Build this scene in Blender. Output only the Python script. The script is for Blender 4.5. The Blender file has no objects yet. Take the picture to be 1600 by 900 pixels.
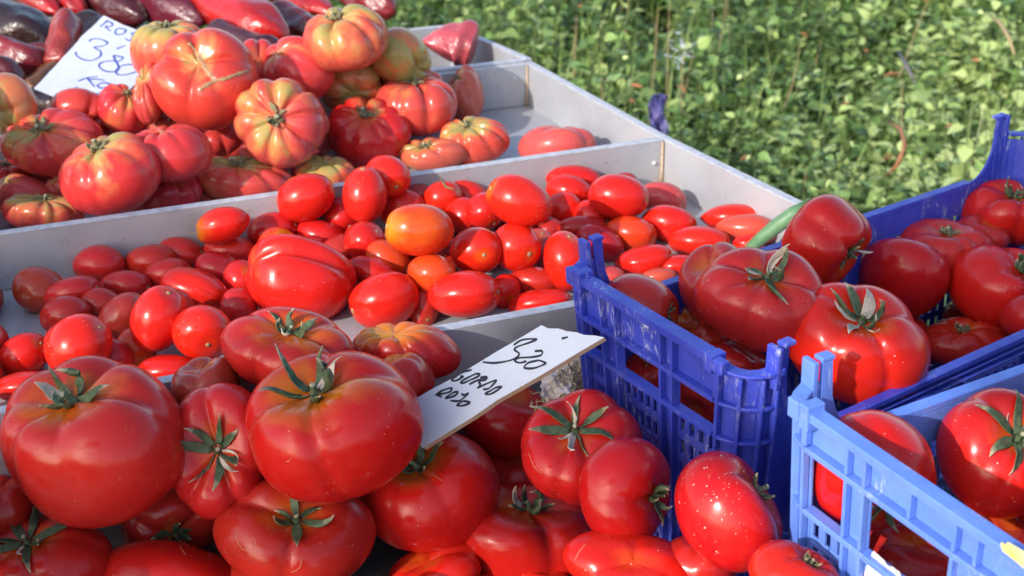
import bpy, bmesh, math, random
import numpy as np
from mathutils import Vector, Matrix
from mathutils.bvhtree import BVHTree
rnd = random.Random(7)
S = bpy.context.scene
COL = S.collection

# ---------------------------------------------------------------- camera, sky, sun, exposure
FPX = 2100.0
PITCH = math.atan(980 / FPX)
CAM = Vector((0, 0, .55))
cd = bpy.data.cameras.new('camera'); cam = bpy.data.objects.new('camera', cd); COL.objects.link(cam)
cam.location = CAM; cam.rotation_euler = (math.pi / 2 - PITCH, 0, 0)
cd.sensor_width = 36; cd.lens = 36 * FPX / 1600; cd.clip_start = .02; cd.clip_end = 600
cd.dof.use_dof = True; cd.dof.focus_distance = 1.08; cd.dof.aperture_fstop = 11
S.camera = cam
SUN_AZ, SUN_EL = math.radians(40), math.radians(27)      # sun low, behind the camera to the left
SDIR = Vector((-math.sin(SUN_AZ) * math.cos(SUN_EL), -math.cos(SUN_AZ) * math.cos(SUN_EL), math.sin(SUN_EL)))
w = bpy.data.worlds.new('World'); S.world = w; w.use_nodes = True
nt = w.node_tree; sky = nt.nodes.new('ShaderNodeTexSky'); sky.sky_type = 'NISHITA'; sky.sun_disc = False
sky.sun_elevation = SUN_EL; sky.sun_rotation = math.atan2(SDIR.x, SDIR.y)
sky.air_density = 1.0; sky.dust_density = 1.6; sky.ozone_density = 1.0
nt.links.new(sky.outputs[0], nt.nodes['Background'].inputs[0]); nt.nodes['Background'].inputs[1].default_value = .15
sl = bpy.data.lights.new('sun', 'SUN'); sl.energy = 2.25; sl.angle = math.radians(.6); sl.color = (1, .94, .86)
so = bpy.data.objects.new('sun', sl); COL.objects.link(so); so.rotation_euler = SDIR.to_track_quat('Z', 'Y').to_euler()
S.view_settings.view_transform = 'Standard'; S.view_settings.look = 'None'; S.view_settings.gamma = 1
S.view_settings.exposure = 1.12

R_ = Vector((1, 0, 0)); U_ = Vector((0, math.sin(PITCH), math.cos(PITCH))); F_ = Vector((0, math.cos(PITCH), -math.sin(PITCH)))
def ray(x, y): return F_ + R_ * ((x - 800) / FPX) - U_ * ((y - 450) / FPX)
def at(x, y, z):            # point of the photograph on the level z
    d = ray(x, y); return CAM + d * ((z - CAM.z) / d.z)
def atd(x, y, s):           # point of the photograph at distance s
    return CAM + ray(x, y) * s

# ---------------------------------------------------------------- helpers
def tag(o, label=None, cat=None, group=None, kind=None):
    if label: o['label'] = label
    if cat: o['category'] = cat
    if group: o['group'] = group
    if kind: o['kind'] = kind
    return o
def obj(name, me, mat=None, parent=None, loc=None):
    o = bpy.data.objects.new(name, me); COL.objects.link(o)
    if mat and me is not None and not me.materials: me.materials.append(mat)
    if parent: o.parent = parent
    if loc is not None: o.location = loc
    return o
def empty(name, loc=(0, 0, 0)):
    o = bpy.data.objects.new(name, None); COL.objects.link(o); o.location = loc; o.empty_display_size = .05; return o
def mesh(name, v, f, smooth=False):
    me = bpy.data.meshes.new(name); me.from_pydata([tuple(p) for p in v], [], f); me.update()
    if smooth: me.polygons.foreach_set('use_smooth', [True] * len(me.polygons))
    return me
class MB:
    """collects shapes into one mesh; T maps local to world"""
    def __init__(s, T=None): s.v = []; s.f = []; s.T = T or (lambda p: Vector(p))
    def box(s, x0, x1, y0, y1, z0, z1):
        n = len(s.v)
        for z in (z0, z1):
            for x, y in ((x0, y0), (x1, y0), (x1, y1), (x0, y1)): s.v.append(s.T((x, y, z)))
        s.f += [(n, n+3, n+2, n+1), (n+4, n+5, n+6, n+7)] + [(n+i, n+(i+1) % 4, n+4+(i+1) % 4, n+4+i) for i in range(4)]
    def prism(s, prof, ax0, ax1, mapf):     # extrude 2-D profile between ax0 and ax1
        n = len(s.v); k = len(prof)
        for a in (ax0, ax1):
            for p in prof: s.v.append(s.T(mapf(p, a)))
        s.f += [tuple(range(n + k - 1, n - 1, -1)), tuple(range(n + k, n + 2 * k))]
        s.f += [(n+i, n+(i+1) % k, n+k+(i+1) % k, n+k+i) for i in range(k)]
    def tube(s, pts, rad, k=8, cap=True):
        pts = [Vector(p) for p in pts]; n0 = len(s.v)
        a = None
        for i, p in enumerate(pts):
            t = (pts[min(i+1, len(pts)-1)] - pts[max(i-1, 0)]).normalized()
            if a is None: a = t.orthogonal().normalized()
            a = (a - t * a.dot(t)).normalized(); b = t.cross(a)
            r = rad[i] if hasattr(rad, '__len__') else rad
            for j in range(k):
                q = 2 * math.pi * j / k; s.v.append(s.T(p + (a * math.cos(q) + b * math.sin(q)) * r))
        for i in range(len(pts) - 1):
            for j in range(k):
                u = n0 + i * k; s.f.append((u + j, u + (j+1) % k, u + k + (j+1) % k, u + k + j))
        if cap:
            s.f.append(tuple(range(n0 + k - 1, n0 - 1, -1))); e = n0 + (len(pts) - 1) * k; s.f.append(tuple(range(e, e + k)))
    def build(s, name, mat, parent=None, smooth=False, bevel=0, seg=1):
        me = mesh(name, s.v, s.f, smooth)
        bm = bmesh.new(); bm.from_mesh(me); bmesh.ops.recalc_face_normals(bm, faces=bm.faces[:]); bm.to_mesh(me); bm.free()
        o = obj(name, me, mat, parent)
        if bevel:
            m = o.modifiers.new('bevel', 'BEVEL'); m.width = bevel; m.segments = seg; m.limit_method = 'ANGLE'; m.angle_limit = math.radians(50)
        return o

# ---------------------------------------------------------------- materials
class N:
    def __init__(s, name):
        s.m = bpy.data.materials.new(name); s.m.use_nodes = True; s.t = s.m.node_tree; s.b = s.t.nodes['Principled BSDF']
    def n(s, typ, **k):
        x = s.t.nodes.new('ShaderNode' + typ)
        for a, v in k.items(): setattr(x, a, v)
        return x
    def l(s, a, b): s.t.links.new(a, b)
    def val(s, x, i, v): 
        if hasattr(v, 'is_linked') or hasattr(v, 'links'): s.l(v, x.inputs[i])
        else: x.inputs[i].default_value = v
    def coord(s): return s.n('TexCoord').outputs['Object']
    def noise(s, sc, det=3, rough=.5, vec=None, dist=0):
        x = s.n('TexNoise'); x.inputs['Scale'].default_value = sc; x.inputs['Detail'].default_value = det
        x.inputs['Roughness'].default_value = rough; x.inputs['Distortion'].default_value = dist
        if vec is not None: s.l(vec, x.inputs['Vector'])
        return x.outputs['Fac']
    def math(s, op, a, b=None, c=None, clamp=False):
        x = s.n('Math', operation=op, use_clamp=clamp); s.val(x, 0, a)
        if b is not None: s.val(x, 1, b)
        if c is not None: s.val(x, 2, c)
        return x.outputs[0]
    def rng(s, v, a, b, c=0, d=1, smooth=False):
        x = s.n('MapRange', interpolation_type='SMOOTHSTEP' if smooth else 'LINEAR'); s.val(x, 0, v)
        for i, q in enumerate((a, b, c, d)): s.val(x, i + 1, q)
        return x.outputs[0]
    def mix(s, f, a, b, mode='MIX'):
        x = s.n('Mix', data_type='RGBA', blend_type=mode); s.val(x, 0, f)
        for i, v in ((6, a), (7, b)):
            if isinstance(v, tuple): x.inputs[i].default_value = (*v[:3], 1)
            else: s.l(v, x.inputs[i])
        return x.outputs[2]
    def bump(s, h, strength, dist):
        x = s.n('Bump'); x.inputs['Strength'].default_value = strength; x.inputs['Distance'].default_value = dist
        s.l(h, x.inputs['Height']); s.l(x.outputs[0], s.b.inputs['Normal']); return x
    def set(s, **k):
        for a, v in k.items():
            i = s.b.inputs[a.replace('_', ' ')]
            if isinstance(v, tuple): i.default_value = (*v[:3], 1) if len(i.default_value) == 4 else v
            elif hasattr(v, 'links'): s.l(v, i)
            else: i.default_value = v
        return s
def skin_material(name, rosa):
    N_ = N(name); co = N_.coord(); oi = N_.n('ObjectInfo'); col = oi.outputs['Color']; al = oi.outputs['Alpha']
    at_ = N_.n('Attribute', attribute_name='shoulder').outputs['Fac']
    gr = N_.n('Attribute', attribute_name='groove').outputs['Fac']
    off = N_.n('VectorMath', operation='ADD'); N_.l(co, off.inputs[0])
    rv = N_.n('CombineXYZ'); r9 = N_.math('MULTIPLY', oi.outputs['Random'], 37.); N_.l(r9, rv.inputs[0]); N_.l(r9, rv.inputs[1]); N_.l(rv.outputs[0], off.inputs[1])
    v = off.outputs[0]
    n1 = N_.noise(17 if rosa else 20, 3, .55, v, .8); n2 = N_.noise(90, 3, .6, v); n3 = N_.noise(500, 3, .7, v)
    # ripeness: green and orange shoulders spreading unevenly from the stem
    m = N_.math('ADD', N_.math('MULTIPLY', at_, .75 if rosa else .8), N_.math('MULTIPLY', N_.math('SUBTRACT', n1, .5), 2.9 if rosa else 1.1))
    m = N_.math('ADD', m, N_.math('MULTIPLY', N_.math('SUBTRACT', al, .5), 1.15 if rosa else 1.1))
    m1 = N_.rng(m, .12 if rosa else .1, .75, 0, 1, True)
    m2 = N_.rng(m, .48 if rosa else .6, 1.0 if rosa else 1.15, 0, 1, True)
    c = N_.mix(m1, col, (.58, .15, .06) if rosa else (.60, .16, .008))
    c = N_.mix(N_.math('MULTIPLY', m2, .9), c, (.30, .31, .09) if rosa else (.50, .30, .03))
    # mottling, and a darker red painted into the folds for depth
    c = N_.mix(N_.rng(n2, .3, .75, 0, .35), c, N_.mix(.5, c, (.55, .022, .018)))
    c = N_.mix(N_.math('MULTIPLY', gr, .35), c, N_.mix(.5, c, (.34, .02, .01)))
    vo = N_.n('TexVoronoi'); vo.inputs['Scale'].default_value = 170; N_.l(v, vo.inputs['Vector'])
    dots = N_.rng(vo.outputs['Distance'], .06, .15, 1, 0); keep = N_.math('GREATER_THAN', N_.noise(60, 1, .5, v), .62)
    dots = N_.math('MULTIPLY', dots, keep); c = N_.mix(N_.math('MULTIPLY', dots, .45), c, (.75, .42, .30))
    sp = N_.noise(9, 4, .7, v, 2.5); c = N_.mix(N_.rng(sp, .55, .75, 0, .35), c, N_.mix(.5, c, (.60, .055, .015)))
    sc_ = N_.n('Mapping'); sc_.inputs['Scale'].default_value = (1, 1, .18); N_.l(v, sc_.inputs[0])
    scr = N_.math('MULTIPLY', N_.rng(N_.noise(330, 3, .7, sc_.outputs[0], 3), .70, .76), N_.math('GREATER_THAN', N_.noise(35, 2, .5, v), .60))
    c = N_.mix(N_.math('MULTIPLY', scr, .22), c, (.66, .30, .18))
    dust = N_.rng(N_.noise(45, 6, .75, v, 1.2), .55, .85, 0, .10); c = N_.mix(dust, c, (.50, .22, .18))
    rg = N_.math('ADD', N_.rng(n2, .3, .8, .17, .33), N_.math('MULTIPLY', dust, .9))
    N_.set(Base_Color=c, Roughness=rg, IOR=1.37, Coat_Weight=.06, Coat_Roughness=.12)
    N_.b.inputs['Subsurface Weight'].default_value = .07; N_.b.inputs['Subsurface Radius'].default_value = (.02, .004, .002); N_.b.inputs['Subsurface Scale'].default_value = .4
    h = N_.math('ADD', N_.math('MULTIPLY', N_.noise(38, 2, .5, v), 1.0), N_.math('MULTIPLY', n3, .06))
    h = N_.math('ADD', h, N_.math('MULTIPLY', dots, .12))
    N_.bump(h, .22, .004)
    return N_.m
M = {}
M['skin'] = skin_material('tomato skin', False); M['rosa'] = skin_material('ribbed tomato skin', True)
def leafy(name, c0, c1, tip=None, rough=.5):
    n_ = N(name); v = n_.coord(); c = n_.mix(n_.rng(n_.noise(220, 3, .6, v), .3, .7), c0, c1)
    if tip: 
        t = n_.n('Attribute', attribute_name='tip').outputs['Fac']
        t = n_.math('ADD', t, n_.math('MULTIPLY', n_.math('SUBTRACT', n_.noise(130, 2, .5, v), .5), .7))
        c = n_.mix(n_.rng(t, .72, .98), c, tip)
    n_.set(Base_Color=c, Roughness=rough); n_.bump(n_.noise(500, 3, .6, v), .5, .001); return n_.m
M['sepal'] = leafy('green sepal', (.035, .06, .025), (.10, .14, .065), (.42, .34, .22), .55)
M['dry_sepal'] = leafy('dried sepal', (.10, .10, .04), (.22, .19, .10), (.30, .24, .13), .7)
M['pale_sepal'] = leafy('pale dried sepal', (.45, .36, .28), (.62, .52, .42), (.6, .5, .4), .8)
M['cut'] = leafy('cut stem end', (.30, .30, .17), (.42, .40, .28), None, .7)
M['cork'] = leafy('corky scar', (.20, .11, .055), (.42, .27, .14), None, .8)
def plastic(name, c, c2):
    n_ = N(name); v = n_.coord(); k = n_.mix(n_.rng(n_.noise(30, 4, .6, v), .35, .7), c, c2)
    sc = n_.n('Mapping'); sc.inputs['Scale'].default_value = (1, 1, .25); n_.l(v, sc.inputs[0])
    scr = n_.rng(n_.noise(120, 5, .85, sc.outputs[0], 2), .54, .64, 0, .85); patch = n_.rng(n_.noise(14, 3, .6, v), .50, .60)
    scr = n_.math('MULTIPLY', scr, patch); k = n_.mix(scr, k, (.50, .52, .62))
    d = n_.rng(n_.noise(55, 5, .7, v), .52, .78, 0, .5); k = n_.mix(d, k, tuple(q * .45 + .04 for q in c))
    n_.set(Base_Color=k, Roughness=n_.rng(n_.noise(80, 4, .6, v), .3, .7, .32, .55), Specular_IOR_Level=.45)
    n_.bump(n_.math('ADD', n_.noise(180, 3, .5, v), n_.math('MULTIPLY', scr, .5)), .12, .002); return n_.m
M['blue'] = plastic('dark blue crate plastic', (.028, .046, .38), (.045, .066, .46))
M['light_blue'] = plastic('light blue crate plastic', (.10, .20, .62), (.13, .25, .70))
def metal():
    n_ = N('white painted tray panel'); v = n_.coord()
    c = n_.mix(n_.rng(n_.noise(9, 4, .6, v), .3, .75), (.42, .43, .46), (.33, .335, .365))
    ed = n_.rng(n_.noise(130, 5, .8, v), .56, .66, 0, .7); pt = n_.rng(n_.noise(18, 2, .5, v), .48, .6)
    c = n_.mix(n_.math('MULTIPLY', ed, pt), c, (.22, .20, .19))
    st = n_.rng(n_.noise(7, 6, .75, v, .8), .52, .72, 0, .5); c = n_.mix(st, c, (.48, .42, .36))
    n_.set(Base_Color=c, Roughness=n_.rng(n_.noise(25, 4, .6, v), .3, .7, .25, .5), Metallic=.15, Specular_IOR_Level=.6); n_.bump(n_.noise(140, 4, .7, v), .12, .0015); return n_.m
M['tray'] = metal()
def simple(name, c, c2, sc=40, rough=.7, spec=.4, bump=.3, bd=.002):
    n_ = N(name); v = n_.coord(); n_.set(Base_Color=n_.mix(n_.rng(n_.noise(sc, 5, .6, v), .3, .7), c, c2), Roughness=rough, Specular_IOR_Level=spec)
    n_.bump(n_.noise(sc * 3, 4, .6, v), bump, bd); return n_.m
M['edge'] = simple('worn tray rim', (.52, .53, .57), (.34, .34, .37), 90, .5)
M['rust'] = simple('rusty corner seal', (.34, .22, .13), (.50, .42, .34), 200, .8)
M['rivet'] = simple('rivet', (.55, .55, .56), (.45, .45, .46), 100, .3)
M['table'] = simple('grey table board', (.10, .095, .095), (.16, .15, .15), 20, .7)
M['soil'] = simple('soil', (.05, .038, .024), (.10, .075, .045), 6, .95, .2, .6, .03)
M['canvas'] = simple('shade sheet canvas', (.45, .43, .38), (.55, .52, .46), 200, .9)
M['pole'] = simple('grey steel pole', (.35, .35, .36), (.3, .3, .3), 50, .4)
M['straw'] = simple('pale straw', (.55, .47, .32), (.42, .33, .2), 150, .8)
M['paper'] = simple('crumpled pale paper', (.72, .64, .54), (.60, .51, .42), 50, .75, .3, .6, .004)
M['ink_black'] = simple('black marker ink', (.012, .010, .018), (.02, .02, .03), 200, .5)
M['ink_blue'] = simple('blue marker ink', (.03, .06, .30), (.05, .09, .38), 200, .5)
M['card'] = simple('white card', (.54, .57, .64), (.47, .50, .58), 60, .75, .3, .15, .001)
M['card_edge'] = simple('brown corrugated card edge', (.38, .28, .19), (.48, .38, .28), 300, .85)
M['yellow'] = simple('yellow label', (.75, .58, .09), (.85, .75, .35), 90, .6)
M['label'] = simple('torn pale paper label', (.68, .58, .54), (.75, .68, .62), 60, .8)
M['leek'] = simple('leek leaf green', (.07, .17, .08), (.16, .28, .14), 60, .45)
M['purple'] = simple('purple plastic scrap', (.05, .045, .16), (.08, .07, .24), 40, .5)
M['dry'] = simple('dry stalk', (.42, .33, .17), (.30, .21, .11), 100, .85)
M['dead'] = simple('dead leaf', (.28, .10, .045), (.40, .19, .09), 100, .85)
M['flower'] = simple('small pale flowers', (.62, .62, .72), (.7, .7, .75), 80, .8)
def foliage():
    n_ = N('weed leaf'); a = n_.n('Attribute', attribute_name='tint').outputs['Color']; v = n_.coord()
    c = n_.mix(n_.rng(n_.noise(60, 3, .6, v), .3, .7, 0, .3), a, n_.mix(.5, a, (.30, .34, .06)))
    n_.set(Base_Color=c, Roughness=.42, Specular_IOR_Level=.45)
    t = n_.n('BsdfTranslucent'); n_.l(n_.mix(.35, c, (.30, .42, .03)), t.inputs[0]); mx = n_.n('MixShader'); mx.inputs[0].default_value = .28
    n_.l(n_.b.outputs[0], mx.inputs[1]); n_.l(t.outputs[0], mx.inputs[2]); n_.l(mx.outputs[0], n_.t.nodes['Material Output'].inputs[0])
    return n_.m
M['leaf'] = foliage()
def pepper_mat():
    n_ = N('pepper skin'); v = n_.coord(); oi = n_.n('ObjectInfo')
    c = n_.mix(n_.rng(n_.noise(18, 4, .6, v), .35, .7), oi.outputs['Color'], n_.mix(.55, oi.outputs['Color'], (.04, .008, .01)))
    c = n_.mix(n_.rng(n_.noise(120, 5, .7, v), .6, .8, 0, .25), c, (.32, .16, .16))
    n_.set(Base_Color=c, Roughness=.30, Coat_Weight=.2, Coat_Roughness=.15)
    n_.bump(n_.math('ADD', n_.noise(30, 3, .6, v, .5), n_.math('MULTIPLY', n_.noise(140, 3, .6, v), .3)), .55, .008); return n_.m
M['pepper'] = pepper_mat()
# ---------------------------------------------------------------- ground
g = mesh('soil_ground', [(-150, -150, -.95), (150, -150, -.95), (150, 250, -.95), (-150, 250, -.95)], [(0, 1, 2, 3)])
tag(obj('soil_ground', g, M['soil']), kind='structure')

# ---------------------------------------------------------------- display trays
UV = lambda a: Vector((math.cos(math.radians(a)), math.sin(math.radians(a)), 0))
W = .011; FLOOR = -.065
def flat(p): return Vector((p[0], p[1], 0))
def panel(mb, a, b, n, z0, z1, w=W):
    """board whose far/inner top edge runs a-b, thickness w along n"""
    a, b, n = flat(a), flat(b), flat(n).normalized(); i = len(mb.v)
    for z in (z0, z1):
        for p in (a, b, b + n * w, a + n * w): mb.v.append(Vector((p.x, p.y, z)))
    mb.f += [(i, i+3, i+2, i+1), (i+4, i+5, i+6, i+7)] + [(i+k, i+(k+1) % 4, i+4+(k+1) % 4, i+4+k) for k in range(4)]
def board(name, a, b, n, z0, z1, par, cap=True):
    mb = MB(); panel(mb, a, b, n, z0, z1 - .0015); o = mb.build(name, M['tray'], par, bevel=.0008)
    d = (flat(b) - flat(a)).normalized(); nn = flat(n).normalized()
    m2 = MB(); panel(m2, flat(a) - nn * .0006, flat(b) - nn * .0006, n, z1 - .0014, z1, W + .0012); e = m2.build('rim_strip', M['edge'], o, bevel=.0005)
    return o
A0, A1 = at(0, 635, 0), at(1070, 437, 0); B0, B1 = at(0, 360, 0), at(1030, 214, 0); C1 = at(820, 97, 0); D1 = at(1250, 322, 0)
dA = (A1 - A0).normalized(); dB = (B1 - B0).normalized(); dR = (B1 - D1).normalized(); dR2 = (C1 - B1).normalized()
nA = Vector((dA.y, -dA.x, 0)); nB = Vector((dB.y, -dB.x, 0)); nR = Vector((-dR.y, dR.x, 0)) * -1
if nR.x < 0: nR = -nR
def hit(p, d, q, e):       # crossing of two level lines
    t = ((q.x - p.x) * e.y - (q.y - p.y) * e.x) / (d.x * e.y - d.y * e.x); return p + d * t
AR = hit(A0, dA, B1, dR)                 # where the front board meets the outer side
LX = 1.15
AL, BL_ = A0 - dA * LX * .55, B0 - dB * LX * .45; CL = C1 - dB * 1.15
tray = empty('display_tray', (0, 1.4, FLOOR - .012)); tag(tray, 'long white painted display tray with two boards dividing the plum tomatoes from the ribbed ones', 'display tray')
tray_inv = Vector((0, -1.4, -(FLOOR - .012)))
def child(o): o.location = tray_inv; return o
child(board('front_board', AL, AR + dA * .0, nA, -.168, 0, tray))
child(board('divider', BL_, B1 - dB * .0005, nB, FLOOR + .0005, -.0002, tray))
child(board('divider', CL, C1 - dB * .0005, nB, FLOOR + .0005, -.0004, tray))
child(board('side_board', AR - dR * .012, B1, nR, -.1, .0005, tray))
nR2 = Vector((dR2.y, -dR2.x, 0)); nR2 = nR2 if nR2.x > 0 else -nR2
child(board('side_board', B1 + dR2 * .0006, C1 + dR2 * .012, nR2, -.1, .0003, tray))
child(board('side_board', AL, CL, Vector((-1, -.2, 0)), -.1, .0001, tray))
fb = MB(); i = 0
pts = [AL + dA * .0, AR, B1, C1, CL]
fb.v = [Vector((p.x, p.y, z)) for z in (FLOOR - .012, FLOOR) for p in pts]
fb.f = [(4, 3, 2, 1, 0), (5, 6, 7, 8, 9)] + [(k, (k+1) % 5, 5 + (k+1) % 5, 5 + k) for k in range(5)]
child(fb.build('base_board', M['tray'], tray))
# corner seals and rivets
def seal(p, dx, dy):
    mb = MB(); c = Vector((p.x, p.y, 0)) + dx * .002 + dy * .002
    mb.tube([(c.x, c.y, FLOOR + .001), (c.x + .0006, c.y, -.04), (c.x, c.y, -.002)], [.0042, .0024, .0016], 6); child(mb.build('corner_seal', M['rust'], tray, smooth=True))
seal(B1 + nB * W, -dB, -dR * 1.0); seal(C1 + nB * W, -dB, -dR2)
for (p, dz) in ((B1 + nB * (W + .0005) - dB * .012, -.030), (C1 + nB * (W + .0005) - dB * .02, -.02), (A0 + nA * (W + .0005) + dA * .35, -.05)):
    bm = bmesh.new(); bmesh.ops.create_uvsphere(bm, u_segments=10, v_segments=6, radius=.0032); me = bpy.data.meshes.new('rivet'); bm.to_mesh(me); bm.free()
    o = obj('rivet', me, M['rivet'], tray); o.location = tray_inv + Vector((p.x, p.y, dz)); o.scale = (1, .6, 1)
# small tray behind on the right
E1 = at(816, 91, .004); E2 = at(702, 41, .004)
dE = (E2 - E1).normalized(); nE = Vector((dE.y, -dE.x, 0)); nE = nE if nE.x > 0 else -nE
tr2 = empty('display_tray', (E1.x, E1.y, FLOOR)); tag(tr2, 'small white tray behind the far corner, holding the single wrinkled pink pepper', 'display tray')
def child2(o): o.location = -Vector((E1.x, E1.y, FLOOR)); return o
EL = E1 - dB * .20; EL2 = E2 - dB * .20
child2(board('front_board', EL, E1, nB, -.07, .004, tr2)); child2(board('side_board', E1 - dE * .01, E2 + dE * .01, nE, -.07, .0045, tr2))
child2(board('back_board', EL2, E2, -nB, -.07, .0042, tr2)); child2(board('side_board', EL, EL2, -nE, -.07, .0041, tr2))
m = MB(); m.v = [Vector((p.x, p.y, z)) for z in (-.072, -.066) for p in (EL, E1, E2, EL2)]; m.f = [(3, 2, 1, 0), (4, 5, 6, 7)] + [(k, (k+1) % 4, 4+(k+1) % 4, 4+k) for k in range(4)]
M['dark'] = simple('dark tray floor', (.03, .022, .025), (.06, .04, .04), 60, .6)  # near-black floor colour of the two rear trays
child2(m.build('base_board', M['dark'], tr2))
# tray of dark peppers at the back left
P1 = C1 - dB * .42 + dE * .03; P2 = P1 + dE * .62
tr3 = empty('display_tray', (P1.x, P1.y, FLOOR)); tag(tr3, 'white tray at the back left under the heap of dark red peppers', 'display tray')
def child3(o): o.location = -Vector((P1.x, P1.y, FLOOR)); return o
PL = P1 - dB * 1.1; PL2 = P2 - dB * 1.1
child3(board('front_board', PL, P1, nB, -.07, -.01, tr3)); child3(board('side_board', P1, P2, nE, -.07, -.0105, tr3)); child3(board('back_board', PL2, P2, -nB, -.07, -.0102, tr3)); child3(board('side_board', PL, PL2, -nE, -.07, -.0103, tr3))
m = MB(); m.v = [Vector((p.x, p.y, z)) for z in (-.073, -.067) for p in (PL, P1, P2, PL2)]; m.f = [(3, 2, 1, 0), (4, 5, 6, 7)] + [(k, (k+1) % 4, 4+(k+1) % 4, 4+k) for k in range(4)]
child3(m.build('base_board', M['dark'], tr3))
# stall table under everything
tb = empty('stall_table', (0, 1.2, -.95)); tag(tb, 'grey trestle table carrying the trays and crates', 'table')
mt = MB()
q = [Vector((-1.1, .35, 0)), Vector((1.05, .42, 0)), Vector((.75, 1.35, 0)), Vector(tuple(AR + nR * .02)), C1 + dB * .02, CL - dB * .05]
mt.v = [Vector((p.x, p.y, z)) for z in (-.205, -.1705) for p in q]; k6 = len(q)
mt.f = [tuple(range(k6 - 1, -1, -1)), tuple(range(k6, 2 * k6))] + [(k, (k+1) % k6, k6+(k+1) % k6, k6+k) for k in range(k6)]
o = mt.build('table_top', M['table'], tb); o.location = (0, -1.2, .95)
for (x, y) in ((-.9, .5), (.85, .6), (-.8, 1.5), (.2, 1.5), (-.2, 1.8)):
    m = MB(); m.box(x - .02, x + .02, y - .02, y + .02, -.95, -.2055); o = m.build('leg', M['pole'], tb); o.location = (0, -1.2, .95)
m = MB()
for k in range(3):
    a = CL.lerp(C1, .1 + .4 * k); m.box(a.x - .02, a.x + .02, a.y - .25, a.y - .21, -.17, FLOOR - .0125)
o = m.build('support_block', M['table'], tb); o.location = (0, -1.2, .95)
for (c, s) in ((tr2, .02), (tr3, .02)):
    l = c.location
    m = MB(); m.box(l.x - .16, l.x - .12, l.y + .1, l.y + .14, -.949, -.0735); o = m.build('leg', M['pole'], c); o.location = -l
    m = MB(); m.box(l.x - .12, l.x - .08, l.y + .02, l.y + .06, -.949, -.0735); o = m.build('leg', M['pole'], c); o.location = -l

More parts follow.
